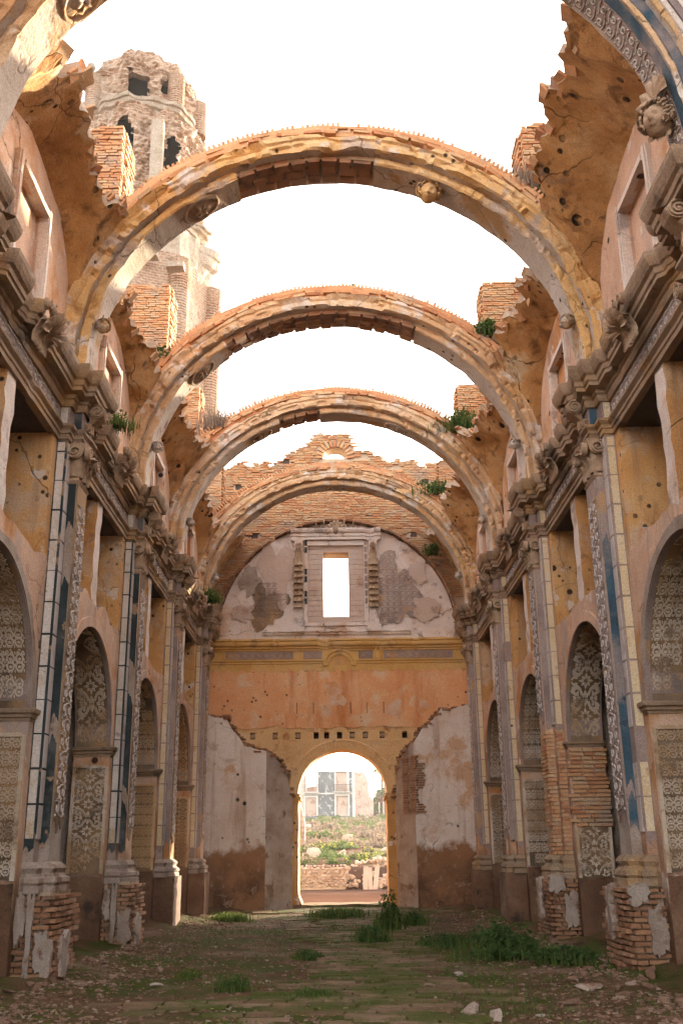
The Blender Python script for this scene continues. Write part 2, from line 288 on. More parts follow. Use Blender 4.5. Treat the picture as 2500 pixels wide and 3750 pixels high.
    def mesh(self, name, mats, mirror=False):
        me = bpy.data.meshes.new(name)
        if mirror:
            v = [(-x * XS, y, z) for x, y, z in self.v]; f = [t[::-1] for t in self.f]
        else: v, f = ([(x * XS, y, z) for x, y, z in self.v] if XS != 1.0 else self.v), self.f
        me.from_pydata(v, [], f)
        for m in mats: me.materials.append(m)
        if any(self.m): me.polygons.foreach_set('material_index', self.m)
        me.update(); return me

def slab(mb, u0, u1, lo, hi, w0, w1, mp, du=.14, dz=.22, amp=.012, mi=(0, 0, 0, 0), fr=1.3):
    """wall piece in the (u,z) plane between lo(u) and hi(u), front at w0(u), back at w1; mi = front, ends, top/bottom, back"""
    F = lambda g: g if callable(g) else (lambda u: g)
    lo, hi, w0f = F(lo), F(hi), F(w0)
    n = max(1, math.ceil((u1 - u0) / du)); us = [u0 + (u1 - u0) * i / n for i in range(n + 1)]
    m = max(1, math.ceil(max(hi(u) - lo(u) for u in us) / dz))
    A, B = [], []
    for u in us:
        l, h = lo(u), hi(u); ra, rb = [], []
        for j in range(m + 1):
            z = l + (h - l) * j / m
            ra.append(mp(u, w0f(u) + amp * fbm(u * fr, z * fr, w1), z)); rb.append(mp(u, w1, z))
        A.append(ra); B.append(rb)
    mb.grid(A, mi[0]); mb.grid([B[0], B[-1]] if n == 1 else B, mi[3])
    mb.grid([A[0], B[0]], mi[1]); mb.grid([B[-1], A[-1]], mi[1])
    mb.grid([[r[-1] for r in A], [r[-1] for r in B]], mi[2]); mb.grid([[r[0] for r in B], [r[0] for r in A]], mi[2])
SIDE = lambda u, w, z: (w, u, z)       # u along the nave, w across
END = lambda u, w, z: (u, w, z)        # u across the nave, w along

def sweep_plan(mb, path, prof, sub=.2, amp=.006, erode=None, mi=0, capends=True):
    """moulding: profile (offset, z) swept along a plan path, offset to the left of travel, mitred"""
    pts = [path[0]]
    for a, b in zip(path, path[1:]):
        L = math.hypot(b[0] - a[0], b[1] - a[1]); n = max(1, round(L / sub))
        pts += [(a[0] + (b[0] - a[0]) * i / n, a[1] + (b[1] - a[1]) * i / n) for i in range(1, n + 1)]
    P = []
    for i, p in enumerate(pts):
        ns = []
        for a, b in ((i - 1, i), (i, i + 1)):
            if a >= 0 and b < len(pts):
                dx, dy = pts[b][0] - pts[a][0], pts[b][1] - pts[a][1]; L = math.hypot(dx, dy)
                ns.append((-dy / L, dx / L))
        if len(ns) == 1: nx, ny = ns[0]
        else:
            k = 1 + ns[0][0] * ns[1][0] + ns[0][1] * ns[1][1]; k = max(k, .3)
            nx, ny = (ns[0][0] + ns[1][0]) / k, (ns[0][1] + ns[1][1]) / k
        e = erode(p) if erode else 0.0
        row = []
        for (o, z) in prof:
            o2 = o * (1 - e) + amp * fbm(p[0] * 3, p[1] * 3, z * 5)
            row.append((p[0] + nx * o2, p[1] + ny * o2, z + amp * .7 * fbm(p[0] * 2 + 9, p[1] * 2, z * 4) - e * max(0, o) * .25))
        P.append(row)
    mb.grid(P, mi)
    if capends:
        for row in (P[0], P[-1]): mb.add(row, [tuple(range(len(row)))], mi)

def arch_sweep(mb, prof, yc, a0, a1, n, R_off=0.0, zc=9.42, amp=.012, mis=None, seed=0.0, caps=True, chip=0.0):
    P = []
    for i in range(n + 1):
        a = R(a0 + (a1 - a0) * i / n); row = []
        ymin = min(y for _, y in prof); cq = [max(0, fbm(a * 5.5 + seed, q * 4.) - .12) + .5 * max(0, fbm(a * 17 + seed, q * 3.) - .25) for q in range(3)]
        for (r, y) in prof:
            if chip and y < ymin + .10:      # lengths of moulding knocked off the front edge
                k_ = cq[int(r * 9) % 3]; y = y + min(chip, k_ * 1.4 * chip / .25)
            rr = r + R_off + amp * fbm(a * 9 + seed, r * 4, y * 3 + seed) ; yy = yc + y + amp * .8 * fbm(a * 11 + 5 + seed, r * 5, y * 2)
            row.append((rr * math.cos(a), yy, zc + rr * math.sin(a)))
        P.append(row)
    m = len(prof)
    for j in range(m):
        j2 = (j + 1) % m
        mb.grid([[row[j], row[j2]] for row in P], mis[j] if mis else 0)
    if caps:
        for row in (P[0], P[-1]): mb.add(row, [tuple(range(m))], 0)

def ribbon(mb, pts, w, h, mp, mi=0, taper=True):
    n = len(pts); A, B, C, D = [], [], [], []
    for i, (u, v) in enumerate(pts):
        a = pts[max(i - 1, 0)]; b = pts[min(i + 1, n - 1)]; dx, dy = b[0] - a[0], b[1] - a[1]; L = math.hypot(dx, dy) or 1
        t = 1.0 if not taper else (.45 + .55 * math.sin(math.pi * min(1, (i + .6) / (n * .5)) * .5))
        ox, oy = -dy / L * w * .5 * t, dx / L * w * .5 * t
        A.append(mp(u + ox * 1.25, v + oy * 1.25, 0)); B.append(mp(u + ox, v + oy, h)); C.append(mp(u - ox, v - oy, h)); D.append(mp(u - ox * 1.25, v - oy * 1.25, 0))
    mb.grid([A, B, C, D], mi)
def leaf(mb, u, v, ang, l, w, h, mp, mi=0):
    c, s = math.cos(ang), math.sin(ang)
    T = lambda a, b, k: mp(u + a * c - b * s, v + a * s + b * c, k)
    mb.add([T(0, 0, 0), T(l * .45, w * .5, 0), T(l, 0, 0), T(l * .45, -w * .5, 0), T(l * .12, 0, h), T(l * .45, w * .3, h), T(l * .85, 0, h), T(l * .45, -w * .3, h)],
           [(4, 5, 6, 7), (0, 1, 5, 4), (1, 2, 6, 5), (2, 3, 7, 6), (3, 0, 4, 7)], mi)
def spiral(u, v, r, a0, turns, sgn=1, n=14, k=.25):
    return [(u + r * (1 - (1 - k) * i / n) * math.cos(a0 + sgn * turns * 2 * math.pi * i / n), v + r * (1 - (1 - k) * i / n) * math.sin(a0 + sgn * turns * 2 * math.pi * i / n)) for i in range(n + 1)]
def ring(mb, u, v, r, w, h, mp, n=14, mi=0): ribbon(mb, [(u + r * math.cos(2 * math.pi * i / n), v + r * math.sin(2 * math.pi * i / n)) for i in range(n + 1)], w, h, mp, mi, False)
def motif_rosette(mb, u, v, s, h, mp, keep=lambda u, v: True):
    K = lambda a, b: keep(u + a * s, v + b * s)
    lw = .115 * s
    for i in range(8):
        a = i * math.pi / 4
        if K(.3 * math.cos(a), .3 * math.sin(a)): leaf(mb, u + .09 * s * math.cos(a), v + .09 * s * math.sin(a), a, (.42 if i % 2 == 0 else .34) * s, .22 * s, h, mp)
    for sx in (-1, 1):
        for sy in (-1, 1):
            if K(.6 * sx, .6 * sy):
                ribbon(mb, spiral(u + .60 * s * sx, v + .66 * s * sy, .27 * s, math.pi if sx > 0 else 0, 1.15, sx * sy), lw, h, mp)
                ribbon(mb, [(u + s * sx * x, v + s * sy * y) for x, y in ((.98, .06), (.80, .24), (.72, .40), (.86, .52), (.97, .66))], lw, h, mp)
                ribbon(mb, [(u + s * sx * x, v + s * sy * y) for x, y in ((.10, .98), (.16, .80), (.30, .66), (.34, .48), (.50, .34), (.70, .28))], lw, h, mp)
                for (x, y, an) in ((.52, .16, .15), (.46, .30, .75), (.20, .56, 1.25), (.84, .86, 2.4), (.62, .66, .2), (.62, .66, 2.2), (.30, .92, .5), (.92, .30, 1.9), (.70, .44, .5)):
                    a = math.atan2(math.sin(an) * sy, math.cos(an) * sx)
                    leaf(mb, u + s * sx * x, v + s * sy * y, a, .34 * s, .19 * s, h, mp)
    for sy in (-1, 1):
        if K(0, .8 * sy): leaf(mb, u, v + .50 * s * sy, math.pi / 2 * sy, .5 * s, .26 * s, h, mp)
def motif_rings(mb, u, v, s, h, mp, keep=lambda u, v: True):
    K = lambda a, b: keep(u + a * s, v + b * s)
    w = .13 * s
    for sx in (-1, 1):
        if K(.45 * sx, .3):
            ring(mb, u + .46 * s * sx, v + .34 * s, .36 * s, w, h, mp); ring(mb, u + .46 * s * sx, v - .30 * s, .36 * s, w, h * 1.3, mp)
            for dv in (.34, -.30):
                for i in range(3): leaf(mb, u + .46 * s * sx, v + dv * s - .2 * s, math.pi / 2 + (i - 1) * .6, .36 * s, .2 * s, h, mp)
        if K(.9 * sx, .9):
            ribbon(mb, spiral(u + .80 * s * sx, v + .84 * s, .18 * s, 0, 1.2, sx), w * .8, h, mp)
            ribbon(mb, spiral(u + .30 * s * sx, v + .84 * s, .15 * s, 2, 1.2, -sx), w * .8, h, mp)
            
            for (x, y, an) in ((.92, .08, 1.57), (.92, -.05, -1.57), (.86, .0, .2), (.10, .62, .5), (.10, .1, .4), (.10, .02, -.4), (.88, .52, 1.2), (.88, -.5, -1.2), (.62, .98, 2.6), (.5, -.80, .3), (.5, -.80, 2.8)): leaf(mb, u + x * s * sx, v + y * s, math.atan2(math.sin(an), math.cos(an) * sx), .34 * s, .17 * s, h, mp)
    if K(0, 0):
        for i in range(4): leaf(mb, u, v + (-.9 + .5 * i) * s, math.pi / 2, .42 * s, .17 * s, h, mp)
def motif_scroll(mb, u, v, s, h, mp, flip=1):
    ribbon(mb, spiral(u, v, .62 * s, -1.2 * flip, 1.35, flip, 16, .15), .15 * s, h, mp)
    ribbon(mb, [(u - .95 * s, v - .7 * s * flip), (u - .4 * s, v - .85 * s * flip), (u + .3 * s, v - .78 * s * flip), (u + .95 * s, v - .5 * s * flip)], .13 * s, h, mp)
    leaf(mb, u - .55 * s, v + .62 * s * flip, 2.4 * flip, .45 * s, .22 * s, h, mp); leaf(mb, u + .6 * s, v + .5 * s * flip, .7 * flip, .45 * s, .22 * s, h, mp); leaf(mb, u, v, .4, .3 * s, .2 * s, h, mp)

# ------------------------------------------------------------------ object helpers
def thing(name, label, cat, loc=(0, 0, 0), group=None):
    o = bpy.data.objects.new(name, None); COL.objects.link(o); o.location = loc; o.empty_display_size = .3
    o['label'] = label; o['category'] = cat
    if group: o['group'] = group
    return o
def tag(o, label, cat, group=None, kind=None):
    if label: o['label'] = label
    if cat: o['category'] = cat
    if group: o['group'] = group
    if kind: o['kind'] = kind
    return o
def setpar(o, p):
    o.parent = p
    if p.type == 'EMPTY': o.matrix_parent_inverse = Matrix.Translation(-p.location)
def put(name, mb, mats, parent=None, mirror=False, smooth=False, label=None, kind=None):
    if not isinstance(mats, (list, tuple)): mats = [mats]
    me = mb.mesh(name, mats, mirror); o = bpy.data.objects.new(name, me); COL.objects.link(o)
    if smooth: me.polygons.foreach_set('use_smooth', [True] * len(me.polygons))
    if parent is not None: setpar(o, parent)
    if label: o['label'] = label
    if kind: o['kind'] = kind
    return o
# shared brick meshes: unit boxes with knocked corners
def unit_brick(seed, j=.07):
    r_ = random.Random(seed); v = []
    for z in (-.5, .5):
        for y in (-.5, .5):
            for x in (-.5, .5): v.append((x * (1 - r_.uniform(0, j)), y * (1 - r_.uniform(0, j)), z * (1 - r_.uniform(0, j * 2.2))))
    return v
UB = [unit_brick(i) for i in range(10)]
BF = [(0, 2, 3, 1), (4, 5, 7, 6), (0, 1, 5, 4), (2, 6, 7, 3), (0, 4, 6, 2), (1, 3, 7, 5)]
_bm = {}
def brick_mesh(i, m, nm='brick'):
    k = (i, m.name, nm)
    if k not in _bm:
        me = bpy.data.meshes.new(nm); me.from_pydata(UB[i], [], BF); me.materials.append(m); me.update(); _bm[k] = me
    return _bm[k]
def bricks(parent, lst, m, most=300, name='brick', stuff_name='brickwork'):
    """lst: (center, size xyz, rot matrix or None); the first `most` are objects, the rest one joined part"""
    lst = [((c[0] * XS, c[1], c[2]), s, ro) for c, s, ro in lst]
    for c, s, ro in lst[:most]:
        o = bpy.data.objects.new(name, brick_mesh(rng.randrange(10), m, name)); COL.objects.link(o)
        M_ = Matrix.Translation(c) @ (ro.to_4x4() if ro else Matrix.Identity(4)) @ Matrix.Diagonal((*s, 1))
        setpar(o, parent); o.matrix_basis = M_
    if len(lst) > most:
        mb = MB()
        for c, s, ro in lst[most:]:
            ub = UB[rng.randrange(10)]; vv = []
            for p in ub:
                q = Vector((p[0] * s[0], p[1] * s[1], p[2] * s[2]))
                if ro: q = ro @ q
                vv.append((q.x + c[0], q.y + c[1], q.z + c[2]))
            mb.add(vv, BF)
        put(stuff_name, mb, m, parent, kind='stuff')
def flipx(lst): return [((-c[0], c[1], c[2]), s, (Matrix(((1, 0, 0), (0, 1, 0), (0, 0, 1))) if not r_ else Matrix.Diagonal((-1, 1, 1)) @ r_ @ Matrix.Diagonal((-1, 1, 1)))) for c, s, r_ in lst]
ORD = ['nearest', 'first', 'second', 'third', 'fourth', 'fifth']
SN = {1: 'right', -1: 'left'}
YK = [4.65, 10.1, 15.55, 21.0, 26.4, 32.2]      # index 1 is the nearest pair, cut by the frame
WX, BX = 4.22, 4.88                             # nave wall: front and back plane
ZI, ZS, ZG = 3.65, 6.0, 7.95                    # impost, gallery sill, gallery lintel

# ------------------------------------------------------------------ ground
def terrain(x, y):
    if y < 55.9: z = -.06 - .0 * y
    else:
        t = min(1.0, (y - 55.9) / .5); z = -.06 + 1.05 * t + max(0, min(y, 175) - 56.4) * .0595 + max(0, min(y, 400) - 175) * .015
        z += .35 * fbm(x * .09, y * .09) * min(1, (y - 56) / 12)
        z += max(0, min(x, 60) - 4.0) * .035 * min(1, (y - 56) / 40)
        sm = lambda q: max(0, min(1, q)) ** 2 * (3 - 2 * max(0, min(1, q)))
        z += 5.5 * sm((x - 3.5) / 6) * sm((y - 150) / 16)
        z -= max(0, min(abs(x), 150) - 25) * .05 * min(1, (y - 56) / 40)
    return z + .03 * fbm(x * .4, y * .4)
mb = MB()
xs = sorted(set([-400, -300, -200, -120, -80, -60, -45, -35, -28, -22] + [i * .75 for i in range(-24, 25)] + [22, 28, 35, 45, 60, 80, 120, 200, 300, 400]))
ys = [-300, -120, -60, -30, -15, -5, 0, 10, 20, 30, 34, 36] + [37 + i * 1.0 for i in range(19)] + [55.9, 56.15, 56.4] + [57 + i * 1.5 for i in range(80)] + [185, 205, 240, 300, 400, 600]
mb.grid([[(x, y, terrain(x, y)) for x in xs] for y in ys])
tag(put('ground', mb, M_earth, smooth=True), None, None, kind='structure')
mb = MB()
def fz(x, y): return .018 * fbm(x * .9, y * .9) + .03 * fbm(x * .25 + 4, y * .25) + .16 * max(0, abs(x) - 2.9) * max(0, fbm(x * .8, y * .6) + .45) + .012 * fbm(x * 4, y * 4) - .01
nx, ny = 130, 330
mb.grid([[(-8 + 16 * i / nx, -4 + 40.4 * j / ny, fz(-8 + 16 * i / nx, -4 + 40.4 * j / ny)) for i in range(nx + 1)] for j in range(ny + 1)])
floor = tag(put('floor', mb, M_floor, smooth=True), None, None, kind='structure')
# worn paving laid in rows across the nave, rising out of the dirt in the middle and near the door
lst = []
y = 10.6
while y < 34.9:
    x = -3.6 + rng.uniform(-.2, .2)
    while x < 3.6:
        L = rng.uniform(.34, .62)
        keep = .62 * math.exp(-((x - .25) / 1.5) ** 2) + .25 * (y > 30) + .35 * fbm(x * .7 + 2, y * .5) + (.30 if (x < -1.0 and y < 13.5) else 0)
        if keep > .30 + .25 * rng.random():
            lst.append(((x + L / 2, y, max(0, fz(x + L / 2, y)) - .008 + rng.uniform(-.006, .008)), (L - .02, .20, .05), Matrix.Rotation(rng.uniform(-.03, .03), 3, 'Z')))
        x += L
    y += .225
lst.sort(key=lambda b: b[0][1])
bricks(floor, lst, M_paver, 290, 'paver', 'paving')
mb = MB(); mb.rbox(-1.5, 1.75, 34.95, 36.6, -.1, .10, .2, .03)
sill = tag(put('doorstep', mb, M_paver), 'worn stone step across the foot of the arched doorway', 'step')

# ------------------------------------------------------------------ side walls of the nave
XS = 1.055
def zlun(y, m): 
    return 10.35 + 1.5 * max(0.0, 1 - ((y - m) / 2.3) ** 2) ** .6
def side_wall(s):
    mir = s < 0
    w = thing('nave_wall', 'long plastered %s side wall of the nave with chapel arches and gallery openings' % SN[s], 'wall', (s * 4.5, 20, 0))
    for i, c in enumerate(YK):
        mb = MB()
        slab(mb, c - .8, c + .8, -.1, ZS, WX, BX, SIDE)
        put('pier', mb, M_pink, w, mir)
        mb = MB()
        slab(mb, c - .8, c + .8, ZS, 9.1, WX + .002, 5.7, SIDE)
        put('gallery_pier', mb, M_jamb, w, mir)
    for i in range(len(YK) - 1):
        a, b = YK[i], YK[i + 1]; y0, y1 = a + .8, b - .8; m = (y0 + y1) / 2; Ra = (y1 - y0) / 2
        arc = lambda y: ZI + math.sqrt(max(0, Ra * Ra - (y - m) ** 2))
        rag = lambda y, i=i: ZS + .10 * fbm(y * 2.2 + i * 3 + s * 5) + .22 * max(0, fbm(y * .9 + i + s * 2)) - .12 * (abs(y - m) / Ra)
        mb = MB(); slab(mb, y0, y1, arc, rag, WX, BX, SIDE, du=.075, mi=(0, 0, 1, 1))
        put('spandrel', mb, [M_pink, M_purple], w, mir)
        mb = MB(); slab(mb, m - .32, m + .05, lambda y: rag(y) - .15, ZG + .1, WX + .02, BX, SIDE, du=.06, amp=.03, mi=(0, 1, 1, 1), fr=3.5)
        put('gallery_post', mb, [M_lun, M_jamb], w, mir)
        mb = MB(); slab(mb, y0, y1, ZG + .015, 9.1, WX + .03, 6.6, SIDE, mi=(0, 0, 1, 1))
        put('lintel', mb, [M_pink, M_dark], w, mir)  # underside and back take the dark shade colour
        # lunette wall above the cornice, with a blind window
        yb0, yb1 = a + .55, b - .55; wl, wr = m - .7, m + .6
        mb = MB(); top = lambda y: max(10.4, zlun(y, m)) + .12
        slab(mb, yb0, wl, 9.05, top, WX + .04, WX + .4, SIDE, amp=.03); slab(mb, wr, yb1, 9.05, top, WX + .04, WX + .4, SIDE, amp=.03)
        slab(mb, wl, wr, 11.0, top, WX + .04, WX + .4, SIDE, amp=.03); slab(mb, wl, wr, 9.05, 9.55, WX + .04, WX + .4, SIDE)
        lp = put('lunette_wall', mb, M_pink, w, mir)
        mb = MB()
        for (f0, f1, g0, g1) in ((wl - .16, wl, 9.5, 11.15), (wr, wr + .16, 9.5, 11.15), (wl, wr, 11.0, 11.15)):
            mb.rbox(WX - .03, WX + .1, f0, f1, g0, g1, .3, .01); mb.rbox(WX - .055, WX + .05, f0 + .04, f1 - .04 if f1 - f0 < .5 else f1, g0, g1 if f1 - f0 < .5 else g1 - .05, .3, .008)
        put('window_frame', mb, M_lun, lp, mir)
        mb = MB(); slab(mb, wl - .02, wr + .02, 9.5, 11.05, WX + .13, WX + .39, SIDE); put('window_recess', mb, M_pink, lp, mir)
    # last short bay up to the end wall
    mb = MB(); slab(mb, YK[-1] + .8, 35.1, -.1, 9.1, WX + .01, BX, SIDE); put('plain_bay', mb, M_pink, w, mir)
    mb = MB(); slab(mb, YK[-1] + .8, 35.1, 9.1, 11.3, WX + .06, WX + .4, SIDE, amp=.04); put('plain_bay', mb, M_pink, w, mir)
    # chapels and gallery behind the wall: outer wall, gallery floor, gallery roof, unseen wall added behind the vaults against the sun
    mb = MB(); slab(mb, 3.0, 36.2, -.1, 8.2, 7.5, 8.0, SIDE, du=1, dz=1, mi=(0, 0, 0, 0)); put('outer_wall', mb, M_flake, w, mir)
    mb = MB(); mb.box(BX - .01, 8.0, 3.0, 36.2, 5.78, 5.95); put('gallery_floor', mb, M_flake, w, mir)
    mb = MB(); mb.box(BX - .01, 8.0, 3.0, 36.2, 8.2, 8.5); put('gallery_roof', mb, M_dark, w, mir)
    mb = MB()
    for c in YK[1:]: mb.rbox(BX - .002, 7.5, c - .5, c + .5, -.1, 5.78, .8, .02)
    put('chapel_partition', mb, M_flake, w, mir)
    mb = MB(); slab(mb, 3.0, 36.2, 8.5, lambda y: (15.2 if s > 0 else 13.3) + .4 * fbm(y * .5 + s * 7), 4.72, 5.3, SIDE, du=.5, dz=.8, amp=.05); put('unseen_upper_wall', mb, M_brick, w, mir)  # unseen wall added behind the vaults, raised on the right to block the sun
for s in (1, -1): side_wall(s)

# ------------------------------------------------------------------ lace-panelled side arches
def side_arch(i, s):
    mir = s < 0
    a, b = YK[i], YK[i + 1]; y0, y1 = a + .8, b - .8; m = (y0 + y1) / 2; Ra = (y1 - y0) / 2
    look = {(1, 1): 'chapel arch cut by the frame, panels of interlaced rings', (1, -1): 'chapel arch cut by the frame, white interlaced rings on black',
            (2, 1): 'chapel arch with jamb stripped to brick above a rosette panel', (2, -1): 'chapel arch with tall white rosette panel and complete impost'}
    lab = look.get((i, s), 'chapel arch with worn ochre lace panels')
    t = thing('side_arch', '%s %s, %s wall' % (ORD[i], lab, SN[s]), 'arch', (s * WX, m, 0), 'lace panelled chapel arches along the nave')
    rings_ = (i % 2 == 1)
    mo = motif_rings if rings_ else motif_rosette
    lm = M_laceo if (i >= 3 and s < 0) else M_lace
    # jamb facing the camera
    U0, U1 = WX + .035, BX - .03; uc, hw = (U0 + U1) / 2, (U1 - U0) / 2
    broken = (i == 2 and s > 0)
    zt, zb = (2.05 if broken else 3.28), (1.15 if s > 0 and i == 2 else 1.32)
    mb = MB(); zlo = lambda u: zb + .06 * fbm(u * 4 + i); zhi = lambda u: zt + (.35 * fbm(u * 3 + 2) if broken else 0)
    slab(mb, U0 + .02, U1 - .02, zlo, zhi, y1 - .022, y1 - .002, END, du=.05, amp=.004)
    jp = put('jamb_panel', mb, M_laceg, t, mir, label='dark ground of the carved panel')
    mb = MB(); MP = lambda u, v, h: (u, y1 - .02 - h, v)
    n = 4; sz = (3.28 - zb) / n / 2
    keep = (lambda u, v: v < zt + .2 * fbm(u * 5, v * 2)) if broken else (lambda u, v: fbm(u * 1.5 + i, v * 1.2, s * 3.) > -.62)
    for q in range(n):
        cv = zb + .03 + sz + q * 2 * sz
        if cv - sz > zt: continue
        if rings_ or i > 2:
            for hx in (-.5, .5):
                for hv_ in (-.5, .5): mo(mb, uc + hx * hw * .96, cv + hv_ * sz, hw * .47, .013, lambda u, v, h, cv=cv + hv_ * sz: (u, y1 - .02 - h, cv + (v - cv) * (sz / hw)), keep)
        else: mo(mb, uc, cv, hw * .96, .013, lambda u, v, h, cv=cv: (u, y1 - .02 - h, cv + (v - cv) * (sz / hw)), keep)
    put('lace_relief', mb, lm, jp, mir, kind='stuff')
    for (p, q) in (((U0, zb), (U0, zt)), ((U1, zb), (U1, zt))): mb = MB(); ribbon(mb, [(p[0], p[1] + (q[1] - p[1]) * k / 8) for k in range(9)], .05, .03, MP, taper=False); put('panel_border', mb, lm, jp, mir)
    if not broken: mb = MB(); ribbon(mb, [(U0 + .032, zt), (uc, zt), (U1 - .032, zt)], .05, .03, MP, taper=False); put('panel_border', mb, lm, jp, mir)
    # soffit
    mb = MB(); n = 40; P = []
    for k in range(n + 1):
        an = math.pi * k / n; r_ = Ra - .012
        P.append([(u, m + r_ * math.cos(an), ZI + r_ * math.sin(an)) for u in (U0 + .03, uc, U1)])
    mb.grid(P); sf = put('soffit', mb, M_laceg, t, mir)
    mb = MB(); L = Ra * math.pi; cnt = 8
    def MS(u, v, h):
        an = v / Ra; r_ = Ra - .012 - h
        return (u, m + r_ * math.cos(an), ZI + r_ * math.sin(an))
    keep2 = lambda u, v: fbm(u * 1.6 + i * 2, v * 1.1, s * 2.) > -.55
    for q in range(cnt):
        cv = .12 + (L - .24) * (q + .5) / cnt; sz = (L - .24) / cnt / 2
        if rings_ or i > 2:
            for hx in (-.5, .5):
                for hv_ in (-.5, .5): mo(mb, uc + .02 + hx * hw * .92, cv + hv_ * sz, hw * .45, .013, lambda u, v, h, cv=cv + hv_ * sz, sz=sz: MS(u, cv + (v - cv) * sz / (hw * .92), h), keep2)
        else: mo(mb, uc + .02, cv, hw * .92, .013, lambda u, v, h, cv=cv, sz=sz: MS(u, cv + (v - cv) * sz / (hw * .92), h), keep2)
    put('lace_relief', mb, lm, sf, mir, kind='stuff')
    # archivolt edge on the nave face
    mb = MB(); P = []
    for k in range(49):
        an = math.pi * k / 48
        o = Ra + .17 + .05 * fbm(an * 4 + i * 5, s)
        P.append([(WX + .01, m + (Ra + .005) * math.cos(an), ZI + (Ra + .005) * math.sin(an)), (WX - .022, m + (Ra + .005) * math.cos(an), ZI + (Ra + .005) * math.sin(an)), (WX - .018, m + o * math.cos(an), ZI + o * math.sin(an)), (WX + .01, m + (o + .015) * math.cos(an), ZI + (o + .015) * math.sin(an))])
    mb.grid(P); put('archivolt', mb, M_flake if i == 1 else M_pink, t, mir)
    # impost mouldings
    prof = [(-.02, ZI - .17), (.02, ZI - .17), (.02, ZI - .13), (.05, ZI - .12), (.05, ZI - .08), (.09, ZI - .06), (.10, ZI - .02), (.10, ZI), (-.02, ZI + .004)]
    if broken: prof = [(-.02, ZI - .10), (.02, ZI - .10), (.03, ZI - .05), (.06, ZI - .04), (.06, ZI), (-.02, ZI)]
    mb = MB(); sweep_plan(mb, [(BX + .02, y1), (WX, y1), (WX, y1 + .2)], prof, .1, .008); put('impost', mb, M_stone, t, mir)
    mb = MB(); sweep_plan(mb, [(WX, y0 - .2), (WX, y0), (BX + .02, y0)], prof, .1, .008); put('impost', mb, M_stone, t, mir)
    if broken:      # bare brick pier above the lace panel
        lst = []
        z = 2.1
        while z < ZI - .14:
            u = U0 + rng.uniform(-.12, 0)
            while u < U1:
                L = rng.uniform(.2, .3); c = min(u + L / 2, U1 - .05)
                lst.append(((c, y1 - .012 + rng.uniform(-.012, .012), z), (L - .015, .09, .062), None)); u += L
            z += .077
        bricks(t, lst if s > 0 else flipx(lst), M_brick)
    # damp dado below the panel
    mb = MB(); slab(mb, U0 - .02, U1 + .02, -.05, lambda u: zb - .04 + .03 * fbm(u * 3), y1 - .012, y1, END, du=.1, amp=.006); put('dado', mb, M_damp, t, mir)
for i in range(1, 5):
    for s in (1, -1): side_arch(i, s)

# ------------------------------------------------------------------ pilasters
def acanthus(mb, base, out, side, w, h, curl, mi=0):
    base, out, side = Vector(base), Vector(out), Vector(side); P = []
    for j in range(7):
        t = j / 6; ww = w * (.55 + .55 * math.sin(math.pi * (.18 + .74 * t))) * (1 - .5 * max(0, t - .8) / .2)
        zz = h * (t if t < .72 else .72 + .28 * math.sin((t - .72) / .28 * math.pi * .75)); oo = .02 + curl * max(0, (t - .35) / .65) ** 2
        row = []
        for q in range(7):
            k = (q - 3) / 3; lob = 1 + .12 * (q % 2) * (1 if j % 2 else -1)
            row.append(tuple(base + side * (k * ww * .5 * lob) + out * (oo + .022 * (1 - abs(k)) - .02 * k * k + .012 * (q % 2)) + Vector((0, 0, zz))))
        P.append(row)
    mb.grid(P, mi)
def volute(mb, c, T, U, Nn, r, depth, turns=2.0, sgn=1):
    c, T, U, Nn = Vector(c), Vector(T), Vector(U), Vector(Nn)
    MPv = lambda u, v, h: tuple(c + T * u + U * v + Nn * h)
    mb.add([tuple(c + (T * math.cos(a) + U * math.sin(a)) * r * 1.02 + Nn * (depth * .35)) for a in [2 * math.pi * k / 20 for k in range(20)]], [tuple(range(20))])
    P = [[tuple(c + (T * math.cos(2 * math.pi * k / 20) + U * math.sin(2 * math.pi * k / 20)) * r * 1.02 + Nn * d) for k in range(20)] for d in (-depth * .6, depth * .35)]
    mb.grid(P, wrap=True)
    ribbon(mb, spiral(0, 0, r, 1.2, turns, sgn, 34, .14), r * .20, depth, MPv, taper=False)
    ring(mb, 0, 0, r * .10, r * .14, depth * 1.1, MPv, 8)
def shell(mb, c, T, U, Nn, r, n=9, d=.12):
    c, T, U, Nn = Vector(c), Vector(T), Vector(U), Vector(Nn)
    P = []
    for k in range(n * 4 + 1):
        a = -.25 + (math.pi + .5) * k / (n * 4); row = []
        for j in range(6):
            t = j / 5; rr = r * (.1 + .9 * t) * (1 + .06 * math.cos(k / 4 * 2 * math.pi) * t); hh = d * (.25 + math.sin(t * 2.3) * .75) + .035 * t * math.cos(k / 4 * 2 * math.pi)
            row.append(tuple(c + T * (rr * math.cos(a)) + U * (rr * math.sin(a)) + Nn * hh))
        P.append(row)
    mb.grid(P)
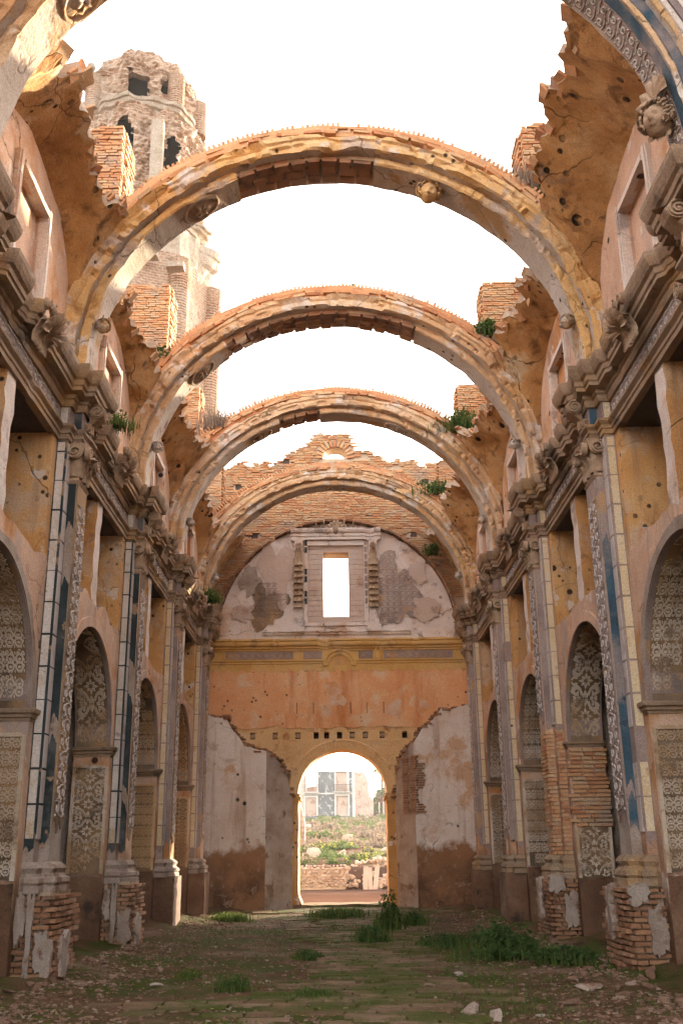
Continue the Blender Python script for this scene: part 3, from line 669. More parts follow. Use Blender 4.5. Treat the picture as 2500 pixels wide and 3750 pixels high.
def pilaster(i, s):
    mir = s < 0; c = YK[i]
    PL = {(1, 1): 'nearest right pilaster, only its carved capital and entablature in frame', (1, -1): 'nearest left pilaster, cut off by the frame',
          (2, 1): 'large right pilaster with weathered blue stripe and crumbling brick pedestal', (2, -1): 'large left pilaster with black stripe, white blocks and shattered brick pedestal',
          (3, 1): 'second right pilaster stripped to bare brick halfway up its shaft', (3, -1): 'second left pilaster with peeling black stripe and torn plaster',
          (4, 1): 'third right pilaster with violet and cream painted bands', (4, -1): 'third left pilaster with sunlit edge and intact moulded base',
          (5, 1): 'farthest right pilaster beside the end wall', (5, -1): 'farthest left pilaster beside the end wall'}
    t = thing('pilaster', PL[(i, s)], 'pilaster', (s * 4.0, c, 0), 'painted pilasters between the bays')
    stripe, block, border, lace = (M_blue, M_cream, M_purple, M_lacev) if s > 0 else (M_black, M_whitep, M_black, M_lacev)
    if s < 0 and i >= 4: stripe, block, border = M_purple, M_cream, M_purple
    if s > 0 and i >= 3: stripe = M_purple
    # pedestal
    brk = i <= 3
    mb = MB(); d = .05 if brk else 0
    mb.rbox(3.76 + d, WX + .02, c - .6 + d, c + .6 - d, -.1, 1.17, .14, .035 if brk else .015, fr=2.5)
    ped = put('pedestal', mb, M_mortar if brk else M_damp, t, mir)
    if brk and i > 1:
        lst = []; z = .03; row = 0
        while z < 1.13:
            hh = rng.uniform(.05, .066)
            x = 3.76 + (.0 if row % 2 else -.13)
            while x < WX:
                L = rng.uniform(.24, .30); x0, x1 = max(x, 3.755 + rng.uniform(0, .03)), min(x + L - .012, WX + .03)
                if x1 - x0 > .05 and rng.random() > .05: lst.append((((x0 + x1) / 2, c - .6 + rng.uniform(.0, .05), z), (x1 - x0, .14, hh), Matrix.Rotation(rng.uniform(-.05, .05), 3, 'Z')))
                x += L
            y = c - .5 + (.0 if row % 2 else -.13)
            while y < c + .6:
                L = rng.uniform(.24, .30)
                if rng.random() > .03: lst.append(((3.76 + rng.uniform(.0, .05), y + L / 2, z), (.14, L - .012, hh), Matrix.Rotation(rng.uniform(-.05, .05), 3, 'Z')))
                y += L
            z += .076; row += 1
        bricks(ped, flipx(lst) if mir else lst, M_brickd)
        # flakes of plaster still clinging to the brick
        for (u0, u1, z0, z1, on) in ((3.74, 3.92, .05, .62, 0), (3.98, 4.06, .1, 1.15, 0), (c - .25, c + .1, .0, .55, 1), (4.10, 4.22, .55, 1.1, 0)) if s < 0 else ((4.0, 4.2, .25, .85, 0), (3.74, 3.98, .92, 1.17, 0), (c + .1, c + .4, .5, 1.1, 1)):
            mb = MB(); uc, zc_, ru, rz = (u0 + u1) / 2, (z0 + z1) / 2, (u1 - u0) / 2 * 1.1, (z1 - z0) / 2 * 1.05; n = 34; A, B = [], []
            for q in range(n):
                an = 2 * math.pi * q / n; k = 1 + .55 * fbm(math.cos(an) * 1.5 + u0 * 9, math.sin(an) * 1.5 + i, s * 3.) + .12 * nz(an * 6, u0 * 5, 1.); cc, ss = math.cos(an), math.sin(an); kk = k / max(abs(cc), abs(ss)) * (.80 + .2 * max(abs(cc), abs(ss)))
                du_, dz_ = ru * kk * cc, rz * kk * ss; th = .025 * fbm(du_ * 6, dz_ * 6, u0)
                A.append((uc + du_, c - .69 + th, max(.0, zc_ + dz_)) if on == 0 else (3.665 + th, uc + du_, max(0, zc_ + dz_))); B.append((uc + du_, c - .58, max(.0, zc_ + dz_)) if on == 0 else (3.77, uc + du_, max(0, zc_ + dz_)))
            mb.grid([A, B], wrap=True); mb.add(A, [tuple(range(n))]); put('plaster_flake', mb, M_flake, ped, mir)
    P = [(WX + .05, c - .55), (4.07, c - .55), (4.07, c - .3), (3.93, c - .3), (3.93, c + .3), (4.07, c + .3), (4.07, c + .55), (WX + .05, c + .55)]
    er = (lambda p: max(0, min(.85, 1.4 * fbm(p[0] * 3 + i, p[1] * 3, s * 2.)))) if brk else None
    mb = MB(); sweep_plan(mb, P, [(-.05, 1.15), (.13, 1.15), (.13, 1.24), (.11, 1.255), (.14, 1.29), (.13, 1.35), (.09, 1.37), (.065, 1.41), (.08, 1.45), (.095, 1.48), (.07, 1.52), (.02, 1.56), (-.05, 1.57)], .06, .012, er)
    put('base_moulding', mb, M_stone if s > 0 else M_flake, t, mir)
    # shaft: core pier and layered strips
    zb = 1.55
    mb = MB(); mb.rbox(3.935, WX + .05, c - .295, c + .295, zb, 7.3, .2, .012); sh = put('shaft', mb, M_pink if i > 2 else M_flake, t, mir)
    mb = MB(); mb.rbox(4.075, WX + .05, c - .545, c + .545, zb, 7.95, .2, .012); put('half_pilaster', mb, M_pink if s > 0 else M_flake, t, mir)
    bare = (i == 3 and s > 0)
    zlow = 3.9 if bare else 1.75
    # stripe on the camera side of the shaft
    mb = MB(); slab(mb, 3.945, 4.068, lambda u: zlow + .1 + .22 * fbm(u * 5 + i, s * 2.), 7.28, c - .312, c - .29, END, du=.02, amp=.002)
    put('painted_stripe', mb, stripe, t, mir)
    if i <= 3 and not bare:     # plaster lost from the stripe
        for (z0, z1) in ((5.6, 6.5), (3.2, 3.5)) if i == 2 and s < 0 else ((4.6, 5.3), (2.5, 2.8)) if s < 0 else ((6.2, 7.25), (2.3, 2.45)):
            mb = MB(); slab(mb, 3.94, 4.05, lambda u: z0 + .2 * fbm(u * 12, i), lambda u: z1 + .2 * fbm(u * 11 + 4, i), c - .317, c - .30, END, du=.015, amp=.004); put('bare_patch', mb, M_flake if s < 0 else M_purple, t, mir)
    # border and blocks on the half pilaster, camera side and nave side
    mb = MB(); slab(mb, 4.08, WX - .002, lambda u: zlow + .15 * fbm(u * 9 + 3), 7.93, c - .557, c - .54, END, du=.03, amp=.002)
    slab(mb, c - .555, c - .30, lambda u: zlow + .2 + .15 * fbm(u * 9 + 5), 7.93, 4.060, 4.08, SIDE, du=.05, amp=.002)
    bo = put('painted_border', mb, border, t, mir)
    z = zlow + .12; k = 0
    while z < 7.8:
        zt = min(z + rng.uniform(.455, .472), 7.9)
        if rng.random() > .03:
            mb = MB(); slab(mb, 4.092, 4.200, z + .012 * fbm(k), zt, c - .566, c - .55, END, du=.02, amp=.003); put('painted_block', mb, block, bo, mir)
            mb = MB(); slab(mb, c - .53, c - .33, z, zt, 4.052, 4.07, SIDE, du=.05, amp=.003); put('painted_block', mb, M_lacev, bo, mir)
        z += .49; k += 1
    # lace on the nave face of the shaft
    mb = MB(); slab(mb, c - .28, c + .28, lambda u: zlow + .3 + .3 * fbm(u * 7 + i), 7.28, 3.918, 3.945, SIDE, du=.05, amp=.003); lg = put('lace_panel', mb, M_laceg if s < 0 else M_purple, t, mir)
    mb = MB(); MPf = lambda u, v, h: (3.917 - h, u, v)
    z = zlow + .55
    while z < 7.1:
        for q in (-1, 1):
            motif_scroll(mb, c + q * .13, z, .13, .014, MPf, q * (1 if int(z * 4) % 2 else -1))
        z += .24
    put('lace_relief', mb, lace, lg, mir, kind='stuff')
    if bare:
        lst = []; z = 1.6; row = 0
        while z < 3.95:
            for (x0, x1, yy) in ((3.92, 4.08, c - .30), (4.06, WX, c - .55)):
                x = x0 + (0 if row % 2 else -.1)
                while x < x1:
                    L = .15; a0, a1 = max(x, x0), min(x + L - .01, x1)
                    if a1 - a0 > .03: lst.append((((a0 + a1) / 2, yy + rng.uniform(.03, .05), z), (a1 - a0, .13, .06), Matrix.Rotation(rng.uniform(-.06, .06), 3, 'Z')))
                    x += L
            for q in range(2): lst.append(((3.925 + rng.uniform(.03, .06), c - .15 + q * .29, z), (.12, .27, .06), Matrix.Rotation(rng.uniform(-.05, .05), 3, 'Z')))
            z += .076; row += 1
        bricks(sh, lst, M_brick)
    # capital
    cap = None
    mb = MB(); P4 = []
    for (zz, g) in ((7.28, .0), (7.34, .035), (7.38, .01), (7.7, .03), (7.9, .09), (7.95, .10)):
        x0, y0, y1 = 3.93 - g, c - .3 - g, c + .3 + g
        P4.append([(4.12, y0, zz), (x0, y0, zz), (x0, y1, zz), (4.12, y1, zz)])
    mb.grid(P4); cap = put('capital', mb, M_stucco, t, mir)
    for rw, (zz, hh, cu) in enumerate(((7.40, .27, .12), (7.55, .30, .17))):
        for q in range(3 - rw):
            mb = MB(); yy = c + (q - (2 - rw) / 2) * .22; acanthus(mb, (3.925, yy, zz), (-1, 0, 0), (0, 1, 0), .22, hh, cu); put('acanthus_leaf', mb, M_stucco, cap, mir, True)
        mb = MB(); acanthus(mb, (4.0 - .02 * rw, c - .305, zz), (0, -1, 0), (1, 0, 0), .17, hh, cu); put('acanthus_leaf', mb, M_stucco, cap, mir, True)
    mb = MB(); volute(mb, (3.98, c - .40, 7.80), (1, 0, 0), (0, 0, 1), (0, -1, 0), .12, .05, 2.0, -1); put('volute', mb, M_stucco, cap, mir)
    mb = MB(); volute(mb, (3.81, c - .26, 7.80), (0, 1, 0), (0, 0, 1), (-1, 0, 0), .11, .05, 2.0, 1); put('volute', mb, M_stucco, cap, mir)
    mb = MB(); volute(mb, (3.81, c + .26, 7.80), (0, 1, 0), (0, 0, 1), (-1, 0, 0), .11, .05, 2.0, -1); put('volute', mb, M_stucco, cap, mir)
    # painted panels in the frieze and the scrolled console under the cornice
    mb = MB(); slab(mb, 3.93, 4.04, 8.23, 8.5, c - .325, c - .31, END, du=.05); put('frieze_panel', mb, stripe, t, mir)
    mb = MB(); slab(mb, 4.09, 4.19, 8.23, 8.5, c - .575, c - .56, END, du=.05); put('frieze_panel', mb, block, t, mir)
    mb = MB()
    pts = [(.0, 8.24), (.02, 8.32), (.07, 8.42), (.15, 8.50), (.22, 8.58), (.26, 8.68)]
    P5 = [[(3.915 - o, c - .17, zz), (3.905 - o * 1.12, c - .12, zz - .03), (3.905 - o * 1.12, c + .12, zz - .03), (3.915 - o, c + .17, zz)] for o, zz in pts]; mb.grid(P5)
    volute(mb, (3.74, c - .16, 8.60), (1, 0, 0), (0, 0, 1), (0, -1, 0), .115, .05, 1.9, 1)
    volute(mb, (3.90, c - .16, 8.32), (1, 0, 0), (0, 0, 1), (0, -1, 0), .07, .04, 1.6, -1)
    acanthus(mb, (3.86, c, 8.24), (-1, 0, 0), (0, 1, 0), .3, .5, .3)
    put('console', mb, M_stucco, t, mir)
for i in range(1, 6):
    for s in (1, -1): pilaster(i, s)

# ------------------------------------------------------------------ entablature running along each wall
def entablature(s):
    mir = s < 0
    t = thing('entablature', 'heavy moulded brown cornice and frieze running along the %s wall' % SN[s], 'cornice', (s * 4.1, 20, 7.95))
    path = [(WX, 4.0)]
    for c in YK:
        path += [(WX, c - .55), (4.07, c - .55), (4.07, c - .3), (3.93, c - .3), (3.93, c + .3), (4.07, c + .3), (4.07, c + .55), (WX, c + .55)]
    path.append((WX, 34.9)); path = path[1:] if path[0][1] > path[1][1] else path
    er0 = lambda p: (lambda q: .5 * q.random() if q.random() < .10 else 0.0)(random.Random(int(p[1] / .19) * 11 + s))
    mb = MB(); sweep_plan(mb, path, [(-.08, 7.95), (.03, 7.95), (.03, 8.03), (.05, 8.045), (.05, 8.10), (.07, 8.12), (.10, 8.15), (.10, 8.19), (-.05, 8.20)], .12, .004, er0); put('architrave', mb, M_stone, t, mir)
    mb = MB(); sweep_plan(mb, path, [(-.05, 8.19), (.012, 8.19), (.012, 8.52), (-.05, 8.52)], .3, .004); fr = put('frieze', mb, M_purple, t, mir)
    ch = lambda p: random.Random(int(p[1] / .21) * 7 + s)
    er = lambda p: (lambda q: .12 + .38 * q.random() if q.random() < .13 + .25 * max(0, fbm(p[1] * .5 + s * 4)) else 0.0)(ch(p))
    mb = MB(); sweep_plan(mb, path, [(-.05, 8.51), (.05, 8.51), (.07, 8.56), (.07, 8.62), (.10, 8.64), (.10, 8.70), (.22, 8.72), (.22, 8.78), (.245, 8.80), (.25, 8.88), (.29, 8.91), (.32, 8.97), (.345, 9.05), (.35, 9.12), (-.3, 9.15)], .105, .005, er); co = put('cornice', mb, M_stone, t, mir)
    mb = MB(); MPf = lambda u, v, h: (WX - .013 - h, u, v)
    for i in range(len(YK) - 1):
        y = YK[i] + .7
        if i < 1: continue
        while y < YK[i + 1] - .65: motif_scroll(mb, y, 8.355, .12, .014, MPf, 1 if int(y * 8) % 2 else -1); y += .25
    put('frieze_relief', mb, M_lacev, fr, mir, kind='stuff')
    for i in range(1, len(YK) - 1):       # carved leaf and shell cluster at mid bay
        m = (YK[i] + YK[i + 1]) / 2; mb = MB()
        shell(mb, (3.92, m, 8.66), (0, 1, 0), (-.35, 0, .94), (-.94, 0, -.35), .34, 9, .16)
        for q in range(9):
            a = -1.2 + 2.4 * q / 8
            acanthus(mb, (4.0 - .05 * math.cos(a), m + .28 * math.sin(a), 8.36 + .05 * abs(a)), (-.9, .3 * math.sin(a), -.1), (0, math.cos(a), .3), .17, .34 + .05 * (q % 2), .20 + .05 * (q % 3))
        for q in range(5): volute(mb, (3.80 - .03 * (q % 2), m - .32 + .16 * q, 8.92 + .03 * math.cos(q)), (0, 1, 0), (0, 0, 1), (-1, 0, 0), .085, .05, 1.6, 1 if q % 2 else -1)
        put('shell_ornament', mb, M_stucco, co, mir, True)
for s in (1, -1): entablature(s)

# ------------------------------------------------------------------ transverse arches
ZC = 9.42
INNER = [(3.96, -.30), (3.94, -.34), (3.97, -.37), (4.06, -.37), (4.08, -.34), (4.14, -.33), (4.14, .33), (3.96, .33)]
OUTER = [(4.12, -.46), (4.11, -.50), (4.14, -.54), (4.22, -.55), (4.25, -.52), (4.30, -.52), (4.33, -.56), (4.40, -.56), (4.43, -.50), (4.43, .5), (4.12, .5)]
IM, OM = [0, 0, 0, 0, 0, 0, 0, 1], [0, 0, 0, 0, 0, 0, 0, 0, 0, 0, 1]
def carved_head(mb, c, out, up, r, seed):
    """cherub head in stucco: face, curled hair, a ruff of leaves below"""
    c, out = Vector(c), Vector(out).normalized(); up = Vector(up); up = (up - out * up.dot(out)).normalized(); rt = up.cross(out)
    G = lambda y, z, y0, z0, a, b: math.exp(-(((y - y0) / a) ** 2 + ((z - z0) / b) ** 2))
    P = []
    for i in range(29):
        th = math.pi * i / 28; row = []
        for j in range(40):
            ph = 2 * math.pi * j / 40
            x, y, z = math.sin(th) * math.cos(ph), math.sin(th) * math.sin(ph), math.cos(th); k = 1.0
            if x > .15:
                k += .34 * G(y, z, 0, .02, .10, .22) + .22 * G(y, z, 0, -.10, .16, .09)                # nose
                k -= .36 * (G(y, z, .33, .16, .17, .10) + G(y, z, -.33, .16, .17, .10))                # eyes
                k += .14 * (G(y, z, .33, .16, .09, .06) + G(y, z, -.33, .16, .09, .06))
                k += .09 * (G(y, z, .42, -.22, .2, .2) + G(y, z, -.42, -.22, .2, .2))                  # cheeks
                k += .20 * G(y, z, 0, -.42, .2, .05) - .26 * G(y, z, 0, -.49, .22, .035) + .07 * G(y, z, 0, -.56, .16, .05) + .07 * G(y, z, 0, -.85, .25, .14)
            row.append(tuple(c + (out * x * .95 + rt * y * .84 + up * z * 1.08) * (r * k)))
        P.append(row)
    mb.grid(P, wrap=True)
    r_ = random.Random(seed)
    for q in range(90):        # curls
        a = r_.uniform(-.55, math.pi + .55); e = r_.uniform(-.9, .62)
        d = (rt * math.cos(a) * .92 + up * (math.sin(a) * 1.05 + .1)) * math.sqrt(max(.1, 1 - e * e)) + out * e
        rr = r * r_.uniform(.13, .22); p = c + d * (r * 1.08); ax = d.orthogonal().normalized(); bx = d.normalized().cross(ax)
        mb.tube([tuple(p + ax * (rr * math.cos(t)) + bx * (rr * math.sin(t)) + d * (.03 * r * t)) for t in [k * .9 for k in range(8)]], rr * .42, 5)
    for q in range(3 if seed == 8 else 0):
        a = -math.pi / 2 + (q - 1) * .5; d = rt * math.cos(a) + up * math.sin(a)
        acanthus_v(mb, c + d * (r * .85) - out * (r * .1), d, out, rt * math.sin(a) * -1 + up * math.cos(a), r * .5, r * .55)
def acanthus_v(mb, p, along, out, side, w, l):
    P = []
    for j in range(6):
        t = j / 5; ww = w * (.5 + .5 * math.sin(math.pi * min(1, .25 + .7 * t))) * (1 - .6 * max(0, t - .75) / .25)
        P.append([tuple(p + along * (l * t) + side * (k / 3 * ww * .5) + out * (.22 * w * (1 - abs(k) / 3) + .35 * w * t * t + .06 * w * (k % 2))) for k in range(-3, 4)])
    mb.grid(P)
def cartouche(mb, a, yc, r, zc=ZC, Rr=3.955):
    """oval carved medallion on an arch soffit at angle a"""
    T = Vector((-math.sin(a), 0, math.cos(a))); Nn = Vector((-math.cos(a), 0, -math.sin(a))); c = Vector((Rr * math.cos(a), yc, zc + Rr * math.sin(a)))
    MPc = lambda u, v, h: tuple(c + T * u + Vector((0, v, 0)) + Nn * (h - .01))
    n = 18; rows = []
    for j in range(6):
        t = j / 5; rows.append([MPc(r * 1.25 * t * math.cos(2 * math.pi * k / n), r * t * math.sin(2 * math.pi * k / n), .05 * (1 - t * t) + .03 * abs(nz(t * 6, k * 1.3, a * 5))) for k in range(n)])
    mb.grid(rows, wrap=True)
    ribbon(mb, [(r * 1.3 * math.cos(2 * math.pi * k / n), r * 1.05 * math.sin(2 * math.pi * k / n)) for k in range(n + 1)], r * .2, .05, MPc, taper=False)
    for k in range(6): leaf(mb, 0, 0, k * 1.05, r * .8, r * .4, .08, MPc)
ARL = {1: 'nearest arch, cut by the top corners, with blue bands and white scrollwork', 2: 'largest complete arch over the nave, ochre mouldings and bare brick at its crown',
       3: 'second complete arch over the nave, long stretch of bare brick soffit', 4: 'third complete arch over the nave, pale and greyish', 5: 'smallest arch over the nave, grassy back, nearest the end wall'}
def nave_arch(i):
    c = YK[i]; t = thing('nave_arch', ARL[i], 'arch', (0, c, 9.1), 'broken arches spanning the nave')
    gap = {2: (80, 114), 3: (64, 126), 4: (96, 112)}.get(i)
    MA_ = M_arch if i == 2 else M_arch2
    segs = [(-5, 185)] if not gap else [(-5, gap[0]), (gap[1], 185)]
    for a0, a1 in segs:
        mb = MB(); arch_sweep(mb, INNER, c, a0, a1, int((a1 - a0) * .9), amp=.022, mis=IM, seed=i * 3.3, chip=.05); put('inner_order', mb, [MA_, M_soffit], t)
    mb = MB(); arch_sweep(mb, OUTER, c, -5, 185, 240, amp=.026, mis=OM, seed=i * 5.1, chip=.09); put('outer_order', mb, [MA_, M_soffit], t)
    if gap:
        lst = []
        for q in range(3):
            a = gap[0] + .5
            while a < gap[1] - 1:
                da = rng.uniform(3.2, 5.0) * (1 if i < 4 else 1.3); am = R(a + da / 2); rr = 4.075 + rng.uniform(-.03, .02)
                lst.append(((rr * math.cos(am), c - .21 + .215 * q + rng.uniform(-.02, .02), ZC + rr * math.sin(am)), (.16, .20, R(da) * 4.05 - .015), Matrix.Rotation(-am, 3, 'Y')))
                a += da
        bricks(t, lst, M_brickd, name='soffit_brick')
        mb = MB(); arch_sweep(mb, [(4.05, -.30), (4.05, .30), (4.13, .30), (4.13, -.30)], c, gap[0], gap[1], 30); put('soffit_core', mb, M_mortar, t)
    # broken tile courses over the back and the row of upright brick ends
    lst = []
    for lay, (rr, th) in enumerate(((4.46, .055), (4.53, .055), (4.60, .06))):
        a = 9.0 + lay * 3
        while a < 171 - lay * 3:
            L = rng.uniform(.22, .42); da = math.degrees(L / rr); am = R(a + da / 2)
            front = -.57 + .05 * lay + rng.uniform(-.03, .06) + .12 * max(0, fbm(a * .09 + i * 4, lay))
            if fbm(a * .11 + i * 7, lay * 2.) > -.55 + .1 * lay:
                lst.append(((rr * math.cos(am), c + (front + .45) / 2, ZC + rr * math.sin(am)), (th, .45 - front, L - .015), Matrix.Rotation(-am + rng.uniform(-.04, .04), 3, 'Y')))
            a += da
    bricks(t, lst, M_brick, 300 if i <= 3 else 0, 'back_tile', 'back_tiles')
    lst = []; a = 20.0
    while a < 160:
        am = R(a); h = .055 * rng.uniform(.6, 1.3); rr = 4.665 + h / 2
        if fbm(a * .15 + i * 3, 9.) > -.35 and rng.random() > .06: lst.append(((rr * math.cos(am), c - .27, ZC + rr * math.sin(am)), (h + .06, .30, .052), Matrix.Rotation(-am + rng.uniform(-.05, .05), 3, 'Y')))
        a += 1.06
    bricks(t, lst, M_brick, 300 if i <= 3 else 0, 'upright_brick', 'upright_bricks')
    mb = MB(); arch_sweep(mb, [(4.42, -.45), (4.58, -.43), (4.69, -.41), (4.69, .3), (4.42, .42)], c, 14, 166, 150, amp=.022, seed=i); put('arch_core', mb, M_brick, t)
    # ornaments on the soffit
    if i >= 2:
        mb = MB()
        for a in ((65,) if i == 2 else ()):
            am = R(a); carved_head(mb, (3.86 * math.cos(am), c - .06, ZC + 3.86 * math.sin(am)), (-math.cos(am) * .3, -.9, -math.sin(am) * .45), (.25, .2, .95), .19, i)
        if mb.v: put('carved_head', mb, M_arch, t, smooth=True)
        for a in {2: (125,), 3: (137,), 4: (120, 66), 5: (90, 124)}.get(i, ()):
            mb = MB(); cartouche(mb, R(a), c, .26 if i < 4 else .22); put('medallion', mb, M_stucco if a > 90 else M_soffit, t, smooth=True)
        for sg in (1, -1):     # carved cherub bracket at the springing
            mb = MB(); am = R(12) if sg > 0 else R(168)
            carved_head(mb, (3.85 * math.cos(am), c - .1, ZC + 3.85 * math.sin(am)), (-sg * .8, -.6, -.1), (0, 0, 1), .11, i + 3); put('springer_head', mb, M_soffit, t, smooth=True)
    else:
        # painted bands and scrollwork on the right haunch, bare carved plaster on the left
        for (r0, r1, y, m_) in ((4.0, 4.13, -.385, M_blue), (4.15, 4.21, -.565, M_whitep), (4.23, 4.31, -.57, M_blue), (4.32, 4.40, -.575, M_whitep)):
            mb = MB(); arch_sweep(mb, [(r0, y), (r1, y), (r1, y + .03), (r0, y + .03)], c, 0, 80, 60, amp=.006); put('painted_band', mb, m_, t)
        mb = MB(); arch_sweep(mb, [(3.945, -.29), (3.945, -.13), (3.955, -.13), (3.955, -.29)], c, 0, 80, 60, amp=.004); put('painted_band', mb, M_blue, t)
        mb = MB(); arch_sweep(mb, [(3.943, -.12), (3.943, .26), (3.955, .26), (3.955, -.12)], c, 2, 72, 60, amp=.004); lg = put('scroll_ground', mb, M_purple, t)
        mb = MB()
        def MA(u, v, h, a0=0.0):
            an = v / 3.945; r_ = 3.942 - h; return (r_ * math.cos(an), c + u, ZC + r_ * math.sin(an))
        v = .3
        while v < 3.25:
            for q in (-1, 1): motif_scroll(mb, .07 + q * .095, v, .095, .014, MA, q)
            v += .19
        put('scroll_relief', mb, M_whitep, lg, kind='stuff')
        mb = MB(); cartouche(mb, R(57), c + .06, .24); put('medallion', mb, M_stucco, t, smooth=True)
        for a in (122, 140): mb = MB(); cartouche(mb, R(a), c + .05, .24); put('medallion', mb, M_soffit, t, smooth=True)
        mb = MB(); am = R(9); shell(mb, (3.86 * math.cos(R(14)), c + .06, ZC + 3.86 * math.sin(R(14)) - .05), (-.3, .9, 0), (.1, 0, 1), (-.8, -.5, -.1), .30, 7, .1); carved_head(mb, (3.78 * math.cos(am), c + .05, ZC + 3.78 * math.sin(am)), (-.7, -.7, -.2), (.15, 0, 1), .19, 8); put('carved_head', mb, M_stucco, t, smooth=True)
for i in range(1, 6): nave_arch(i)

# ------------------------------------------------------------------ surviving pieces of the vault
def vault(i, s, e0, em, e1):
    mir = s < 0
    a = YK[i] + .45; b = (YK[i + 1] if i + 1 < len(YK) else 35.6) - .45; m = (a + b) / 2
    t = thing('vault_fragment', '%s broken piece of ochre vault curving in from the %s wall' % (['', 'largest and nearest', 'second', 'third', 'fourth', 'end wall'][i], SN[s]), 'vault', (s * 4.2, m, 9.6), 'surviving vault fragments')
    n = max(14, int((b - a) / .085)); RB = 4.36
    def xe(y):
        q = (y - a) / (b - a); base = e0 + (em - e0) * q * 2 if q < .5 else em + (e1 - em) * (q * 2 - 1)
        st_ = .16 * fbm(y * 2.6 + i * 5 + s * 3) + .09 * fbm(y * 7 + i) + .05 * nz(y * 21, i, s); return min(4.2, base + .22 * fbm(y * 1.1 + i * 3 + s * 8) + st_)
    full = b - a > 3.5
    def zz(x, y):
        zb = ZC + math.sqrt(max(0, RB * RB - x * x)); return max(zb, zlun(y, m) + .75 * (4.3 - x) if full else 0)
    U, T = [], []
    for k in range(n + 1):
        y = a + (b - a) * k / n; x1 = xe(y); th1 = math.acos(x1 / RB); th0 = math.acos(4.3 / RB); ru, rt = [], []
        for j in range(13):
            th = th0 + (th1 - th0) * j / 12; x = RB * math.cos(th); z = zz(x, y)
            d = .03 * fbm(x * 2, y * 2, i); ru.append((x + d, y, z + d)); rt.append((x + .10 + .03 * fbm(x * 5, y * 4), y, z + .20 + .06 * fbm(x * 3, y * 3)))
        U.append(ru); T.append(rt)
    mb = MB(); mb.grid(U, 0); mb.grid(T, 1); mb.grid([[r[-1] for r in U], [r[-1] for r in T]], 1); mb.grid([U[0], T[0]], 1); mb.grid([T[-1], U[-1]], 1)
    sh = put('shell', mb, [M_vault, M_mortar], t, mir)
    lst = []          # bricks standing out of the torn edge
    y = a + .05
    while y < b - .1:
        L = rng.uniform(.14, .3); x = xe(y + L / 2); z = zz(x, y + L / 2); th = math.acos(min(1, x / RB))
        for q in range(3):
            if rng.random() < .48 + .1 * q: continue
            o = rng.uniform(-.04, .09)
            lst.append(((x + o * math.sin(th) + .04 * q, y + L / 2, z - o * math.cos(th) + .04 + .065 * q), (rng.uniform(.14, .26), L * rng.uniform(.7, 1.1), .048), Matrix.Rotation(-th + math.pi / 2 + rng.uniform(-.3, .3), 3, 'Y') @ Matrix.Rotation(rng.uniform(-.5, .5), 3, 'Z')))
        y += L
    bricks(t, flipx(lst) if mir else lst, M_brick)
for a in ((1, 1, 3.25, 3.2, 3.45), (1, -1, 3.55, 3.6, 3.6), (2, 1, 3.6, 3.55, 3.45), (2, -1, 3.8, 3.9, 3.7), (3, 1, 3.5, 3.55, 3.35), (3, -1, 3.8, 3.7, 3.3), (4, 1, 3.55, 3.5, 3.3), (4, -1, 3.8, 3.8, 3.7), (5, 1, 3.5, 3.2, 3.1), (5, -1, 3.6, 3.4, 3.2)): vault(*a)

# ------------------------------------------------------------------ brick buttress piers above the haunches
XS = 1.0
def buttress(i, s):
    c = YK[i]; x0 = 3.5 if s > 0 else 3.88; x1 = 5.25; y0, y1 = c + .12, c + 1.0
    top = 14.62 - .06 * (i - 2)
    t = thing('brick_buttress', '%s brick buttress stump rising behind the %s arch on the %s' % ({2: 'tallest-looking', 3: 'second', 4: 'third', 5: 'farthest'}[i], {2: 'largest', 3: 'second', 4: 'third', 5: 'smallest'}[i], SN[s]), 'buttress', (s * 4.4, c, 12), 'brick buttress stumps above the arches')
    rag = lambda x: top - .10 * int(2.5 * abs(fbm(x * 2.5 + i * 3, s * 5.)))
    mb = MB(); slab(mb, x0 + .03, x1, 12.3, lambda x: rag(x) - .05, y0 + .03, y1 - .03, END, du=.1); put('core', mb, M_gmortar, t, s < 0)
    lst = []; z = top; row = 0
    while z > 12.35:
        x = x0 + (0 if row % 2 else -.12)
        while x < x0 + 1.35:
            L = rng.uniform(.20, .28); a0, a1 = max(x, x0 + rng.uniform(0, .025)), x + L - .012
            if a1 - a0 > .05 and z < rag((a0 + a1) / 2): lst.append((((a0 + a1) / 2, y0 + .06 + rng.uniform(-.018, .018), z - .03), (a1 - a0, .16, rng.uniform(.043, .052)), Matrix.Rotation(rng.uniform(-.05, .05), 3, 'Z') @ Matrix.Rotation(rng.uniform(-.025, .025), 3, 'Y')))
            x += L
        y = y0 + (.14 if row % 2 else .28)
        while y < y1:
            L = rng.uniform(.26, .33)
            if z < rag(x0): lst.append(((x0 + .06 + rng.uniform(-.02, .02), min(y + L / 2, y1 - .1), z - .03), (.16, L - .014, .047), Matrix.Rotation(rng.uniform(-.05, .05), 3, 'Z')))
            y += L
        z -= .060; row += 1
    bricks(t, flipx(lst) if s < 0 else lst, M_brick)
for i in range(2, 6):
    for s in (1, -1): buttress(i, s)

